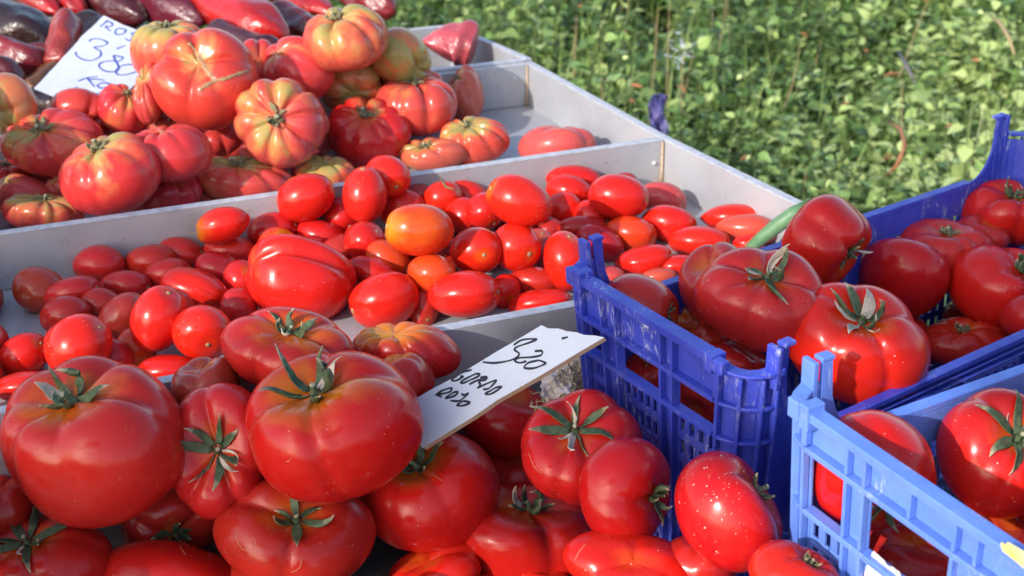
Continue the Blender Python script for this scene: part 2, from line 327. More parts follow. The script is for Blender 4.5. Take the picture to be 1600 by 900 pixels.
# ---------------------------------------------------------------- plastic crates
def crate(name, FL, eu, Lu, ev, Lv, zt, h, drop, mat, bays, label, taper=.11, band=.040, oh=.052, drop2=None):
    root = empty(name, Vector((FL.x, FL.y, zt - h))); tag(root, label, 'crate')
    def T(p):
        u, v, z = p; dz = (zt - z)
        if dz > 0: 
            u = Lu / 2 + (u - Lu / 2) * (1 - taper * dz / (Lu / 2)); v = Lv / 2 + (v - Lv / 2) * (1 - taper * dz / (Lv / 2))
        q = FL + eu * u + ev * v; return Vector((q.x, q.y, z)) - root.location
    zb = zt - h; RC = .030          # corner radius
    def slots(mb, a0, a1, z0, z1, ncol, nrow, fmap, sw=.0055):
        """perforated panel: bars between upright slots"""
        rows = max(1, round((z1 - z0) / .023)); rh = (z1 - z0) / rows; gap = .0075
        pitch = (a1 - a0) / ncol
        for r in range(rows):
            b0, b1 = z0 + r * rh, z0 + (r + 1) * rh
            fmap(mb, a0, a1, b0, b0 + gap / 2); fmap(mb, a0, a1, b1 - gap / 2, b1)
            x = a0
            for c in range(ncol):
                xc = a0 + pitch * (c + .5); fmap(mb, x, xc - sw / 2, b0 + gap / 2, b1 - gap / 2); x = xc + sw / 2
            fmap(mb, x, a1, b0 + gap / 2, b1 - gap / 2)
    def end_wall(v_face, sgn, nm):
        # sgn -1: outer face looks to -v
        def P(n0, n1): return tuple(sorted((v_face + sgn * n0, v_face + sgn * n1)))
        mb = MB(T)
        a0, a1 = RC, Lu - RC
        thin = P(-.003, 0); rib = P(.0001, .006); rim = P(-.0035, .009); rail = P(-.0032, .0065)
        mb.box(a0, a1, *rim, zt - .0065, zt)
        mb.box(a0, a1, *thin, zt - band, zt - .0067)
        mb.box(a0, a1, *rail, zt - band - .0045, zt - band - .0002)
        zo = zt - band - oh
        mb.box(a0, a1, *rail, zo - .0047, zo - .0002)
        fm = lambda m_, x0, x1, z0, z1: m_.box(x0, x1, *thin, z0, z1)
        for (x0, x1, k) in bays:
            pass
        edges = [a0] + [e for b in bays for e in (b[0], b[1])] + [a1]
        # solid mullions between the openings
        xs = a0
        for b in bays + [(a1, a1, 0)]:
            if b[0] - xs > .0015:
                mb.box(xs, b[0], *thin, zo, zt - band - .005)
                for xx in (xs, b[0] - .0028): mb.box(xx, xx + .0028, *rib, zo, zt - band - .005)
            xs = b[1]
        # ribs of the upper band
        for b in bays:
            for xx in (b[0] - .0028, b[1]): mb.box(xx, xx + .0028, *rib, zt - band, zt - .0067)
            if b[1] - b[0] > .06: xm = (b[0] + b[1]) / 2; mb.box(xm, xm + .0028, *rib, zt - band, zt - .0067)
        # perforated lower part, one field under each opening
        xs = a0
        for b in bays + [(a1, a1, 0)]:
            if b[0] - xs > .0015:
                mb.box(xs, b[0], *thin, zb, zo - .005)
                for xx in (xs, b[0] - .0028): mb.box(xx, xx + .0028, *rib, zb, zo - .005)
            if b[2]: slots(mb, b[0], b[1], zb + .012, zo - .005, b[2], 3 if (zo - zb) > .07 else 2, fm); mb.box(b[0], b[1], *thin, zb, zb + .012)
            xs = b[1]
        mb.box(a0, a1, *rail, zb - .001, zb + .004)
        return mb.build(nm, mat, root, bevel=.0007)
    def side_wall(u_face, sgn, nm, drop):
        def P(n0, n1): return tuple(sorted((u_face + sgn * n0, u_face + sgn * n1)))
        thin = P(-.003, 0); rib = P(.0001, .005); rim = P(-.0035, .007)
        mb = MB(T); zr = zt - drop; ra = .045
        a0, a1 = RC, Lv - RC
        # high stubs by the corners sweeping down to the low rim
        for (c0, s) in ((a0, 1), (a1, -1)):
            prof = [(c0, zb)] + [(c0, zt + .010), (c0 + s * .010, zt + .010), (c0 + s * .0105, zt - .006)]
            for k in range(7):
                q_ = k / 6 * math.pi / 2; prof.append((c0 + s * (.0105 + (ra - .0105) * (1 - math.cos(q_))), zt - .006 - (drop - .006) * math.sin(q_)))
            prof.append((c0 + s * ra, zb))
            if s < 0: prof = prof[::-1]
            mb.prism(prof, thin[0], thin[1], lambda p, a: (a, p[0], p[1]))
            lipw = P(-.0035, .0055)
            mb.box(*lipw, *sorted((c0 + s * -.0005, c0 + s * .0112)), zt + .0101, zt + .0135)
            pts = prof
        b0, b1 = a0 + ra, a1 - ra
        mb.box(*rim, b0, b1, zr - .006, zr)
        fm = lambda m_, x0, x1, z0, z1: m_.box(*thin, x0, x1, z0, z1)
        mb.box(*thin, b0, b1, zr - .028, zr - .0062)
        for zz in (zr - .012, zr - .020): mb.box(*rib, b0, b1, zz - .0022, zz)
        nb = max(3, int((b1 - b0) / .085)); bw = (b1 - b0) / nb
        for k in range(nb):
            x0 = b0 + bw * k; mb.box(*thin, x0, x0 + .012, zb, zr - .0282); mb.box(*rib, x0 + .004, x0 + .007, zb, zr - .0225)
            slots(mb, x0 + .012, x0 + bw, zb + .01, zr - .0282, 6, 2, fm)
            mb.box(*thin, x0 + .012, x0 + bw, zb, zb + .01)
        mb.box(*rib, b0, b1, zb - .001, zb + .004)
        return mb.build(nm, mat, root, bevel=.0007)
    end_wall(0, -1, 'end_panel'); end_wall(Lv, 1, 'end_panel'); side_wall(0, -1, 'side_panel', drop); side_wall(Lu, 1, 'side_panel', drop2 or drop)
    # rounded corner posts with ribs and stacking horns
    for (cu, cv, su, sv) in ((0, 0, 1, 1), (Lu, 0, -1, 1), (0, Lv, 1, -1), (Lu, Lv, -1, -1)):
        mb = MB(T); K = 6
        def arc(r, k): 
            q_ = k / K * math.pi / 2; return (cu + su * (RC - r * math.sin(q_)), cv + sv * (RC - r * math.cos(q_)))
        def shell(r0, r1, z0, z1, k0=0, k1=K, dip=0):
            n = len(mb.v)
            for k in range(k0, k1 + 1):
                d = dip * math.sin(math.pi * (k - k0) / max(1, k1 - k0))
                for r, z in ((r0, z0), (r1, z0), (r1, z1 - d), (r0, z1 - d)): x, y = arc(r, k); mb.v.append(T((x, y, z)))
            m_ = k1 - k0
            for k in range(m_):
                for j in range(4): a = n + 4 * k; mb.f.append((a + j, a + (j+1) % 4, a + 4 + (j+1) % 4, a + 4 + j))
            mb.f += [(n, n+1, n+2, n+3), (n+4*m_+3, n+4*m_+2, n+4*m_+1, n+4*m_)]
        shell(RC - .003, RC, zb, zt - .011, dip=.004)
        shell(RC - .0035, RC + .008, zt - .011, zt - .0045, dip=.004)
        for zz in (zt - band - .002, zt - band - oh - .002, zt - h * .78): shell(RC + .0001, RC + .0055, zz - .0035, zz)
        def upright(k, z0, z1, d=.0055):
            x, y = arc(RC + d / 2, k); q_ = k / K * math.pi / 2
            n = len(mb.v); du, dv = -su * math.sin(q_), -sv * math.cos(q_); tu, tv = -dv, du
            for z in (z0, z1):
                for (a, b) in ((-d/2, -.0016), (d/2 + .0006, -.0016), (d/2 + .0006, .0016), (-d/2, .0016)):
                    mb.v.append(T((x + du * a + tu * b, y + dv * a + tv * b, z)))
            mb.f += [(n, n+3, n+2, n+1), (n+4, n+5, n+6, n+7)] + [(n+i, n+(i+1) % 4, n+4+(i+1) % 4, n+4+i) for i in range(4)]
        for k in (.35, 2.4, 4.3, 5.7): upright(k, zb, zt - .0105 - .003)
        # knob at the end-wall side, taller horn at the side-wall side
        x, y = cu + su * (RC - .002), cv
        mb.box(*sorted((x, x + su * .009)), *sorted((y - sv * .011, y + sv * .004)), zt - .013, zt + (.005 if cu == 0 else .0012))
        mb.box(*sorted((x - su * .011, x - su * .0002)), *sorted((y - sv * .011, y - sv * .003)), zt - .010, zt + (.004 if cu == 0 else .0006))
        x, y = cu, cv + sv * (RC - .004)
        mb.box(*sorted((x - su * .008, x + su * .005)), *sorted((y - sv * .005, y - sv * .0002)), zt - .022, zt + .0125)
        mb.build('corner_post', mat, root, bevel=.001, seg=2)
    mb = MB(T); mb.box(.004, Lu - .004, .004, Lv - .004, zb + .001, zb + .004); 
    for k in range(9): v_ = .02 + (Lv - .04) * k / 8; mb.box(.006, Lu - .006, v_ - .002, v_ + .002, zb + .0042, zb + .010)
    mb.build('base_panel', mat, root, bevel=0)
    return root
DZ, LZ = .10, .12
FL, NL = at(880, 408, DZ), at(1171, 579, DZ); eu = (NL - FL).normalized(); ev = UV(36.5); Lu = (NL - FL).length
bx = Lu - .06
crate('blue_crate', FL, eu, Lu, ev, .625, DZ, .262, .050, M['blue'],
      [(.0275, .054, 4), (.076, .131, 6), (.148, Lu - .0305, 4)], 'deep blue plastic crate full of big tomatoes with its tall corner toward the price card', taper=.09, band=.036, oh=.031, drop2=.078)
LFL = at(1224, 603, LZ); LM = at(1600, 858, LZ); le = (LM - LFL).normalized(); lv = UV(30.5); LLU = .272
LH = .175
lc = crate('light_blue_crate', LFL, le, LLU, lv, .42, LZ, LH, .052, M['light_blue'],
      [(.0305, .067, 3), (.086, .158, 5), (.177, .240, 4)], 'light sky blue crate in the lower right corner with scratched rim and a yellow sticker', taper=.05, band=.028, oh=.047)
# added low crate; its dark blue stands in for the light crate's shaded foot
bz = LZ - LH
crate('blue_crate', LFL + le * .010 + lv * .010, le, .252, lv, .40, bz - .0145, .098, .030, M['blue'], [(.036, .110, 4), (.130, .215, 5)],
      'added low dark blue crate under the light blue one, standing in for its shaded foot', taper=.05, band=.022, oh=.028)

# ---------------------------------------------------------------- where every tomato lies: id, heap, kind, centre, half sizes, tilt, stem direction, tone, green, calyx, lobes, label
TOMATOES = [
    ('b1', 'beef', 'beef', (-0.3294, 0.9084, -0.0086), 0.0752, 0.0661, -12.0, (-0.22, 0.72, 0.55), 'D', 0.2, 'u', 5, 'huge dull red beef tomato with lopsided shoulders at the left edge of the front heap'),
    ('b2', 'beef', 'beef', (-0.2353, 0.9289, -0.0273), 0.0403, 0.0543, 5.0, (0.0, 0.05, 1.0), 'K', 0.08, 'S', 6, 'red beef tomato whose star calyx faces the viewer, left of the biggest one'),
    ('b3', 'beef', 'beef', (-0.139, 0.9058, 0.0087), 0.0695, 0.06, -14.0, (-0.24, 0.78, 0.52), 'R', 0.34, 'U', 4, 'biggest glossy red beef tomato, touching the left end of the white cardboard card'),
    ('b4', 'beef', 'beef', (-0.1885, 0.9971, 0.0268), 0.0562, 0.0364, -8.0, (0.1, 0.72, 0.6), 'D', 0.25, 'u', 5, 'large broad beef tomato with two upright sepals behind the glossy one'),
    ('b5', 'beef', 'beef', (-0.0923, 1.0473, -0.0008), 0.0484, 0.027, -10.0, (-0.25, 0.88, 0.35), 'K', 0.5, '-', 9, 'pleated pinkish red beef tomato with yellow flank against the tray front'),
    ('b6', 'beef', 'beef', (-0.096, 0.9944, 0.0014), 0.0302, 0.0254, -20.0, (-0.3, 0.9, 0.2), 'D', 0.45, '-', 5, 'smooth beef tomato squeezed between the pleated one and the big glossy one'),
    ('b7', 'beef', 'beef', (-0.1736, 0.8922, -0.0811), 0.064, 0.0425, -8.0, (0.2, 0.6, 0.75), 'D', 0.06, 's', 4, 'wide dull red beef tomato with a hairline scratch below the big glossy one'),
    ('b8', 'beef', 'beef', (-0.0694, 0.9596, -0.087), 0.0591, 0.051, -10.0, (-0.2, 0.78, 0.45), 'R', 0.28, 'u', 3, 'glossy red beef tomato right under the lower corner of the white cardboard card'),
    ('b9', 'beef', 'beef', (-0.0071, 1.0712, -0.0813), 0.0424, 0.0389, 10.0, (0.3, 0.8, 0.4), 'R', 0.12, '-', 2, 'smooth red beef tomato half covered by the long edge of the cardboard card'),
    ('b10', 'beef', 'beef', (0.0544, 0.8973, -0.0041), 0.0474, 0.0444, -12.0, (-0.06, 0.6, 0.75), 'R', 0.05, 'S', 4, 'flat red beef tomato whose star calyx ends in a pale dried sepal'),
    ('b11', 'beef', 'beef', (0.0839, 0.8335, -0.0038), 0.0353, 0.04, 8.0, (0.82, -0.12, 0.42), 'R', 0.04, 'u', 3, 'upended beef tomato with its calyx facing right toward the white speckled one'),
    ('b12', 'beef', 'beef', (0.1485, 0.7718, 0.0215), 0.036, 0.0422, 10.0, (0.7, 0.45, 0.2), 'R', 0.03, 'd', 3, 'white speckled beef tomato with a bright sun patch, between the two crates'),
    ('b13', 'beef', 'beef', (0.0083, 0.9597, -0.1329), 0.0669, 0.043, -8.0, (0.12, 0.8, 0.5), 'R', 0.04, 'u', 4, 'broad beef tomato with thin spread sepals, low between the two glossy neighbours'),
    ('b14', 'beef', 'beef', (0.0842, 0.7818, -0.0343), 0.0487, 0.0237, -12.0, (-0.1, 0.5, 0.7), 'S', 0.04, '-', 3, 'sunlit bright red beef tomato cut by the bottom edge of the picture'),
    ('b15', 'beef', 'beef', (0.1336, 0.7863, -0.0371), 0.0286, 0.0209, -10.0, (0.2, 0.9, 0.2), 'D', 0.03, '-', 2, 'small shaded tomato in the gap below the white speckled one'),
    ('b16', 'beef', 'beef', (0.1801, 0.6984, 0.023), 0.0306, 0.0196, -12.0, (0.45, 0.7, 0.3), 'S', 0.04, 'd', 3, 'bright tomato at the bottom edge just left of the light blue crate'),
    ('b17', 'beef', 'beef', (-0.0644, 0.905, -0.1322), 0.0401, 0.0232, 12.0, (-0.4, 0.7, 0.4), 'S', 0.04, '-', 4, 'bright red tomato at the bottom edge below the glossy one under the card'),
    ('b18', 'beef', 'beef', (-0.2869, 0.8817, -0.1279), 0.0641, 0.0383, 4.0, (0.1, 0.25, -0.6), 'R', 0.03, '-', 2, 'smooth red tomato with a small pit, stem hidden, at the bottom left'),
    ('b19', 'beef', 'beef', (-0.375, 0.8874, -0.1063), 0.0567, 0.0361, -6.0, (-0.15, 0.72, 0.65), 'D', 0.06, 'S', 4, 'dull tomato with a drooping star calyx in the bottom left corner'),
    ('b20', 'beef', 'beef', (-0.2903, 0.9543, -0.1152), 0.0419, 0.0367, 20.0, (0.4, -0.3, 0.6), 'D', 0.04, 's', 3, 'shaded tomato deep in the gap between the huge lopsided one and the wide dull one'),
    ('b21', 'beef', 'beef', (-0.2558, 0.9791, 0.0013), 0.0281, 0.0256, 0.0, (-0.2, 0.8, 0.3), 'B', 0.12, '-', 3, 'brownish tomato peeping out behind the star calyx one by the tray front'),
    ('b22', 'beef', 'beef', (-0.4122, 0.9157, -0.0726), 0.0237, 0.0237, 0.0, (0.0, 0.8, 0.3), 'D', 0.04, '-', 3, 'shaded tomato sliver under the huge lopsided one at the left border'),
    ('b23', 'beef', 'beef', (0.0012, 1.0349, -0.1245), 0.0266, 0.0294, 0.0, (0.0, 0.8, 0.3), 'D', 0.04, '-', 3, 'small shaded tomato below the cardboard card between two glossy ones'),
    ('b24', 'beef', 'beef', (0.0265, 0.9056, -0.1384), 0.0222, 0.0106, 0.0, (0.2, 0.8, 0.3), 'S', 0.04, '-', 3, 'thin sunlit tomato edge at the bottom, left of the sunlit bright red one'),
    ('b25', 'beef', 'beef', (-0.0133, 0.9096, -0.1421), 0.0181, 0.0085, 0.0, (0.2, 0.8, 0.3), 'S', 0.04, '-', 3, 'second thin tomato edge at the bottom under the broad spread sepal one'),
    ('p1', 'plum', 'plum', (-0.4921, 1.2681, -0.044), 0.0287, 0.024, -20.0, (0.9, -0.2, 0.3), 'B', 0.05, '-', 0, 'brownish plum tomato lying alone farthest left on the bare tray floor'),
    ('p2', 'plum', 'plum', (-0.4485, 1.3335, -0.0454), 0.0285, 0.0229, 5.0, (-0.1, -0.75, 0.55), 'K', 0.05, 'd', 0, 'shaded plum tomato with a pale stem stub pointing down, near the left of the divider'),
    ('p3', 'plum', 'plum', (-0.3964, 1.3495, -0.048), 0.0295, 0.019, 5.0, (0.95, -0.1, 0.2), 'D', 0.04, '-', 0, 'shaded plum tomato against the divider right of the one with the pale stem stub'),
    ('p4', 'plum', 'plum', (-0.3679, 1.3757, -0.0494), 0.0279, 0.0181, -18.0, (0.9, 0.2, 0.2), 'D', 0.04, '-', 0, 'small shaded plum tomato tilted down to the right along the divider'),
    ('p5', 'plum', 'plum', (-0.3161, 1.3812, -0.0495), 0.0308, 0.0179, -4.0, (1.0, 0.0, 0.2), 'D', 0.04, '-', 0, 'shaded plum tomato lying level under the sunlit orange-tipped one by the divider'),
    ('p6', 'plum', 'plum', (-0.3159, 1.3295, -0.049), 0.0292, 0.0187, -18.0, (0.9, -0.3, 0.3), 'K', 0.04, '-', 0, 'shaded plum tomato with a soft sheen, left of the big two-lobed tomato'),
    ('p7', 'plum', 'plum', (-0.4539, 1.2533, -0.0407), 0.0297, 0.0165, 14.0, (0.95, 0.2, 0.2), 'D', 0.04, '-', 0, 'long shaded plum tomato overlapping the lone brownish one'),
    ('p8', 'plum', 'plum', (-0.4101, 1.2931, -0.0505), 0.0273, 0.0164, -6.0, (0.95, -0.1, 0.2), 'D', 0.04, '-', 0, 'small shaded plum tomato below the one with the pale stem stub'),
    ('p9', 'plum', 'plum', (-0.3739, 1.3189, -0.0495), 0.0283, 0.0168, 10.0, (0.95, 0.2, 0.2), 'D', 0.04, '-', 0, 'half hidden shaded plum tomato just above the sunlit pair'),
    ('p10', 'plum', 'plum', (-0.4212, 1.2414, -0.0474), 0.0235, 0.0168, -15.0, (0.9, -0.2, 0.2), 'D', 0.04, '-', 0, 'small shaded plum tomato in the hollow left of centre of the left group'),
    ('p11', 'plum', 'plum', (-0.449, 1.2141, -0.0471), 0.0258, 0.0206, 12.0, (0.8, -0.2, 0.5), 'D', 0.04, '-', 0, 'round shaded plum tomato right above the leftmost sunlit ones'),
    ('p12', 'plum', 'plum', (-0.3905, 1.2053, -0.0464), 0.0307, 0.0211, 42.0, (0.7, 0.6, 0.3), 'B', 0.04, '-', 0, 'long shaded plum tomato pointing up to the right between two sunlit ones'),
    ('p13', 'plum', 'plum', (-0.3308, 1.2736, -0.0465), 0.0382, 0.0214, -22.0, (0.9, -0.3, 0.3), 'S', 0.06, '-', 0, 'sunlit plum tomato lying across the top of the sunlit pair at left'),
    ('p14', 'plum', 'plum', (-0.3349, 1.1419, -0.0157), 0.0328, 0.0255, 62.0, (0.4, 0.8, 0.4), 'S', 0.05, '-', 0, 'glossy sunlit plum tomato standing tilted, left one of the touching pair'),
    ('p15', 'plum', 'plum', (-0.2908, 1.1279, -0.0229), 0.0283, 0.0265, -20.0, (0.4, -0.5, 0.75), 'S', 0.05, '-', 0, 'round sunlit plum tomato, right one of the touching pair'),
    ('p16', 'plum', 'plum', (-0.3977, 1.0936, -0.0192), 0.0311, 0.0276, 48.0, (0.7, 0.6, 0.3), 'S', 0.05, '-', 0, 'plump sunlit plum tomato with a long highlight above the huge lopsided beef tomato'),
    ('p17', 'plum', 'plum', (-0.463, 1.1294, -0.0474), 0.0243, 0.0201, 30.0, (0.8, 0.5, 0.3), 'S', 0.05, '-', 0, 'sunlit plum tomato at the left border, behind the plump one'),
    ('p18', 'plum', 'plum', (-0.4433, 1.0776, -0.0525), 0.0305, 0.0141, 4.0, (1.0, 0.1, 0.2), 'S', 0.05, '-', 0, 'sunlit plum tomato lying lowest left against the tray front'),
    ('p19', 'plum', 'plum', (-0.321, 1.1048, -0.0513), 0.0299, 0.0155, 2.0, (1.0, 0.1, 0.2), 'S', 0.05, '-', 0, 'sunlit plum tomato mostly hidden by the tray front, below the touching pair'),
    ('p20', 'plum', 'plum', (-0.3604, 1.1441, -0.0476), 0.0196, 0.0204, 0.0, (0.5, -0.6, 0.5), 'O', 0.12, '-', 0, 'orange-glinting plum tomato in the dark gap left of the touching pair'),
    ('p21', 'plum', 'plum', (-0.3736, 1.1161, -0.0411), 0.02, 0.0154, -30.0, (0.7, -0.6, 0.3), 'D', 0.05, '-', 0, 'small dark plum tomato right of the plump sunlit one'),
    ('p22', 'plum', 'plum', (-0.2787, 1.2334, -0.0486), 0.0192, 0.0217, 0.0, (0.3, -0.6, 0.6), 'D', 0.05, '-', 0, 'shaded plum tomato wedged at the left end of the two-lobed tomato, lower one'),
    ('p23', 'plum', 'plum', (-0.2871, 1.2982, -0.0468), 0.0209, 0.0226, 20.0, (0.5, 0.5, 0.6), 'K', 0.05, '-', 0, 'shaded plum tomato wedged at the left end of the two-lobed tomato, upper one'),
    ('p24', 'plum', 'plum', (-0.3178, 1.367, -0.0119), 0.0309, 0.0197, 14.0, (-0.9, -0.2, 0.3), 'S', 0.55, '-', 0, 'sunlit orange-tipped plum tomato high against the divider, leftmost of the sunlit row'),
    ('p25', 'plum', 'plum', (-0.2731, 1.4172, -0.0396), 0.0302, 0.0218, 18.0, (0.9, 0.3, 0.3), 'R', 0.05, '-', 0, 'red plum tomato behind the small orange one, under the divider'),
    ('p26', 'plum', 'plum', (-0.2627, 1.3776, -0.0425), 0.0238, 0.0219, 40.0, (0.6, 0.6, 0.5), 'O', 0.45, '-', 0, 'small bright orange plum tomato peeping above the two-lobed tomato'),
    ('pb', 'plum', 'lobe', (-0.2175, 1.2582, -0.0263), 0.056, 0.0448, -4.0, (-0.85, 0.3, 0.3), 'S', 0.03, '-', 2, 'big two-lobed red tomato lying crosswise among the plum tomatoes'),
    ('q1', 'plum', 'plum', (-0.2342, 1.4278, -0.0031), 0.0335, 0.0269, 18.0, (0.95, 0.3, 0.2), 'S', 0.05, '-', 0, 'dark glossy plum tomato tilted on the divider, left of the standing one'),
    ('q2', 'plum', 'plum', (-0.1668, 1.4248, 0.0019), 0.0326, 0.0254, 88.0, (0.0, 0.9, 0.4), 'S', 0.05, 'c', 0, 'plum tomato standing on end with a scar on top, beside the divider'),
    ('q3', 'plum', 'plum', (-0.1444, 1.4638, 0.0091), 0.0273, 0.0247, -40.0, (0.4, -0.5, 0.6), 'S', 0.08, '-', 0, 'small plum tomato behind the standing one, rising above the divider'),
    ('q5', 'plum', 'plum', (-0.2189, 1.4182, -0.0464), 0.0307, 0.0183, -18.0, (0.9, -0.2, 0.3), 'R', 0.05, '-', 0, 'broad plum tomato in half shade under the dark glossy tilted one'),
    ('q6', 'plum', 'plum', (-0.1968, 1.4483, -0.0341), 0.0231, 0.0231, 0.0, (0.4, -0.5, 0.6), 'R', 0.05, '-', 0, 'plum tomato tucked in below the left side of the standing one'),
    ('q7', 'plum', 'plum', (-0.1923, 1.3716, -0.0476), 0.0201, 0.0237, -50.0, (0.5, -0.6, 0.5), 'D', 0.05, '-', 0, 'narrow dark plum tomato right behind the upper lobe of the two-lobed one'),
    ('q8', 'plum', 'plum', (-0.1625, 1.36, -0.028), 0.0232, 0.0218, 30.0, (0.6, 0.5, 0.5), 'R', 0.05, '-', 0, 'round plum tomato directly below the standing one'),
    ('q9', 'plum', 'plum', (-0.1297, 1.4665, -0.0318), 0.0293, 0.0233, 20.0, (0.9, 0.2, 0.3), 'S', 0.05, '-', 0, 'plum tomato behind and above the large yellow-orange one'),
    ('q10', 'plum', 'plum', (-0.0945, 1.2658, 0.0248), 0.0352, 0.0267, 6.0, (-1.0, 0.1, 0.2), 'O', 0.62, '-', 0, 'large yellow-orange plum tomato on top in the middle of the heap'),
    ('q11', 'plum', 'plum', (-0.1344, 1.3384, -0.0408), 0.0265, 0.0195, -35.0, (0.8, -0.5, 0.3), 'O', 0.1, '-', 0, 'bright orange-red plum tomato under the left of the large yellow-orange one'),
    ('q12', 'plum', 'plum', (-0.1499, 1.3042, -0.0391), 0.0298, 0.0157, -20.0, (0.9, -0.3, 0.3), 'R', 0.05, '-', 0, 'slim plum tomato lying above the pointed one'),
    ('q13', 'plum', 'plum', (-0.0824, 1.2512, -0.0173), 0.0249, 0.0203, -20.0, (0.7, -0.5, 0.5), 'O', 0.2, '-', 0, 'orange-red plum tomato below the large yellow-orange one'),
    ('q14', 'plum', 'plum', (-0.1289, 1.2276, -0.0372), 0.0363, 0.0285, 24.0, (-0.85, -0.35, 0.3), 'S', 0.1, 'c', 0, 'large plum tomato with its pointed end down to the left, by the tray front'),
    ('q15', 'plum', 'plum', (-0.0377, 1.2977, -0.0125), 0.0276, 0.0249, 10.0, (0.3, -0.3, 0.9), 'S', 0.05, '-', 0, 'round glossy plum tomato seen end on, right of the large yellow-orange one'),
    ('q16', 'plum', 'plum', (0.0041, 1.3114, -0.014), 0.0272, 0.0258, -30.0, (0.5, -0.35, 0.75), 'S', 0.12, 'c', 0, 'plum tomato half sunlit with a pale stem scar facing right'),
    ('q17', 'plum', 'plum', (-0.0485, 1.2271, -0.0298), 0.0368, 0.0239, 4.0, (1.0, 0.1, 0.2), 'S', 0.06, '-', 0, 'long glossy plum tomato lying level along the tray front'),
    ('q18', 'plum', 'plum', (-0.0067, 1.2782, -0.051), 0.0161, 0.0188, -10.0, (0.4, -0.5, 0.6), 'S', 0.05, '-', 0, 'small plum tomato behind the right end of the long level one'),
    ('q19', 'plum', 'plum', (-0.0907, 1.2436, -0.0506), 0.0168, 0.0236, 0.0, (0.3, -0.5, 0.6), 'D', 0.05, '-', 0, 'dark plum tomato in the gap between the pointed one and the long level one'),
    ('q20', 'plum', 'plum', (0.0081, 1.3258, 0.0328), 0.0365, 0.0264, -22.0, (-0.9, 0.4, 0.25), 'S', 0.14, '-', 0, 'largest sunlit plum tomato on top at centre right with a bright round glint'),
    ('q21', 'plum', 'plum', (-0.0821, 1.479, -0.0221), 0.0241, 0.0193, 10.0, (0.8, 0.3, 0.4), 'S', 0.05, '-', 0, 'small plum tomato near the divider, below the thin loose stem'),
    ('q22', 'plum', 'plum', (-0.0539, 1.5129, -0.0336), 0.0275, 0.0186, -15.0, (0.8, -0.2, 0.4), 'S', 0.05, '-', 0, 'plum tomato near the divider just left of the largest one'),
    ('q23', 'plum', 'plum', (-0.056, 1.4567, -0.0375), 0.024, 0.0223, -40.0, (0.6, -0.6, 0.5), 'S', 0.08, '-', 0, 'plum tomato in front of the one near the divider, crossed by a shadow'),
    ('q24', 'plum', 'plum', (-0.0315, 1.4315, -0.021), 0.0219, 0.0236, -50.0, (0.5, -0.7, 0.4), 'R', 0.05, '-', 0, 'plum tomato leaning against the left side of the largest one'),
    ('q25', 'plum', 'plum', (-0.1095, 1.4944, -0.024), 0.0204, 0.0127, -10.0, (0.9, 0.0, 0.3), 'B', 0.1, '-', 0, 'tiny brownish plum tomato lying at the foot of the divider'),
    ('q27', 'plum', 'plum', (0.0232, 1.3, -0.0499), 0.0273, 0.017, -10.0, (0.9, -0.2, 0.3), 'D', 0.05, '-', 0, 'dim plum tomato between the long level one and the crate post'),
    ('q28', 'plum', 'plum', (0.0285, 1.2525, -0.052), 0.0331, 0.0146, 6.0, (1.0, 0.1, 0.2), 'S', 0.05, '-', 0, 'plum tomato pressed behind the tray front next to the blue crate'),
    ('q29', 'plum', 'plum', (0.0563, 1.3019, -0.0261), 0.023, 0.0325, 10.0, (0.2, 0.85, 0.4), 'S', 0.06, '-', 0, 'upright bright plum tomato just behind the blue crate corner post'),
    ('q30', 'plum', 'plum', (-0.075, 1.3615, -0.0463), 0.0217, 0.0226, 0.0, (0.3, -0.5, 0.6), 'D', 0.05, '-', 0, 'dark plum tomato in the gap left of the round end-on one'),
    ('r1', 'plum', 'plum', (0.0755, 1.5686, -0.033), 0.0365, 0.0174, 0.0, (1.0, 0.0, 0.2), 'S', 0.05, '-', 0, 'plum tomato at the far divider, upper one of two overlapping'),
    ('r2', 'plum', 'plum', (0.0699, 1.527, -0.0349), 0.0295, 0.0214, -15.0, (0.8, -0.3, 0.4), 'S', 0.05, '-', 0, 'plum tomato near the far divider, lower one of two overlapping'),
    ('r3', 'plum', 'plum', (0.1234, 1.4594, -0.0146), 0.0357, 0.0268, -6.0, (0.95, -0.1, 0.3), 'S', 0.05, '-', 0, 'large round-ended glossy plum tomato below the rivet in the divider'),
    ('r4', 'plum', 'plum', (0.1849, 1.5369, -0.047), 0.0301, 0.0211, -20.0, (0.8, -0.2, 0.4), 'P', 0.1, '-', 0, 'small dull plum tomato in the far corner of the tray'),
    ('r5', 'plum', 'plum', (0.1839, 1.4544, -0.0462), 0.0329, 0.0217, -16.0, (0.9, -0.2, 0.3), 'S', 0.05, '-', 0, 'sunlit plum tomato in front of the small dull corner one'),
    ('r6', 'plum', 'plum', (0.0609, 1.488, -0.0444), 0.0234, 0.0244, 0.0, (0.4, -0.5, 0.6), 'S', 0.05, '-', 0, 'plum tomato touching the right end of the largest one'),
    ('r7', 'plum', 'plum', (0.0935, 1.4692, -0.0442), 0.0232, 0.0193, -40.0, (0.7, -0.5, 0.4), 'S', 0.05, '-', 0, 'plum tomato with a short glint under the large round-ended one'),
    ('r8', 'plum', 'plum', (0.1355, 1.4273, -0.047), 0.0317, 0.0206, -14.0, (0.9, -0.2, 0.35), 'O', 0.12, '-', 0, 'orange-red plum tomato with a curved shadow, centre of the right group'),
    ('r9', 'plum', 'plum', (0.0791, 1.4368, -0.0438), 0.0303, 0.0142, 5.0, (1.0, 0.0, 0.2), 'D', 0.04, '-', 0, 'dark narrow plum tomato behind the one with the green stem end'),
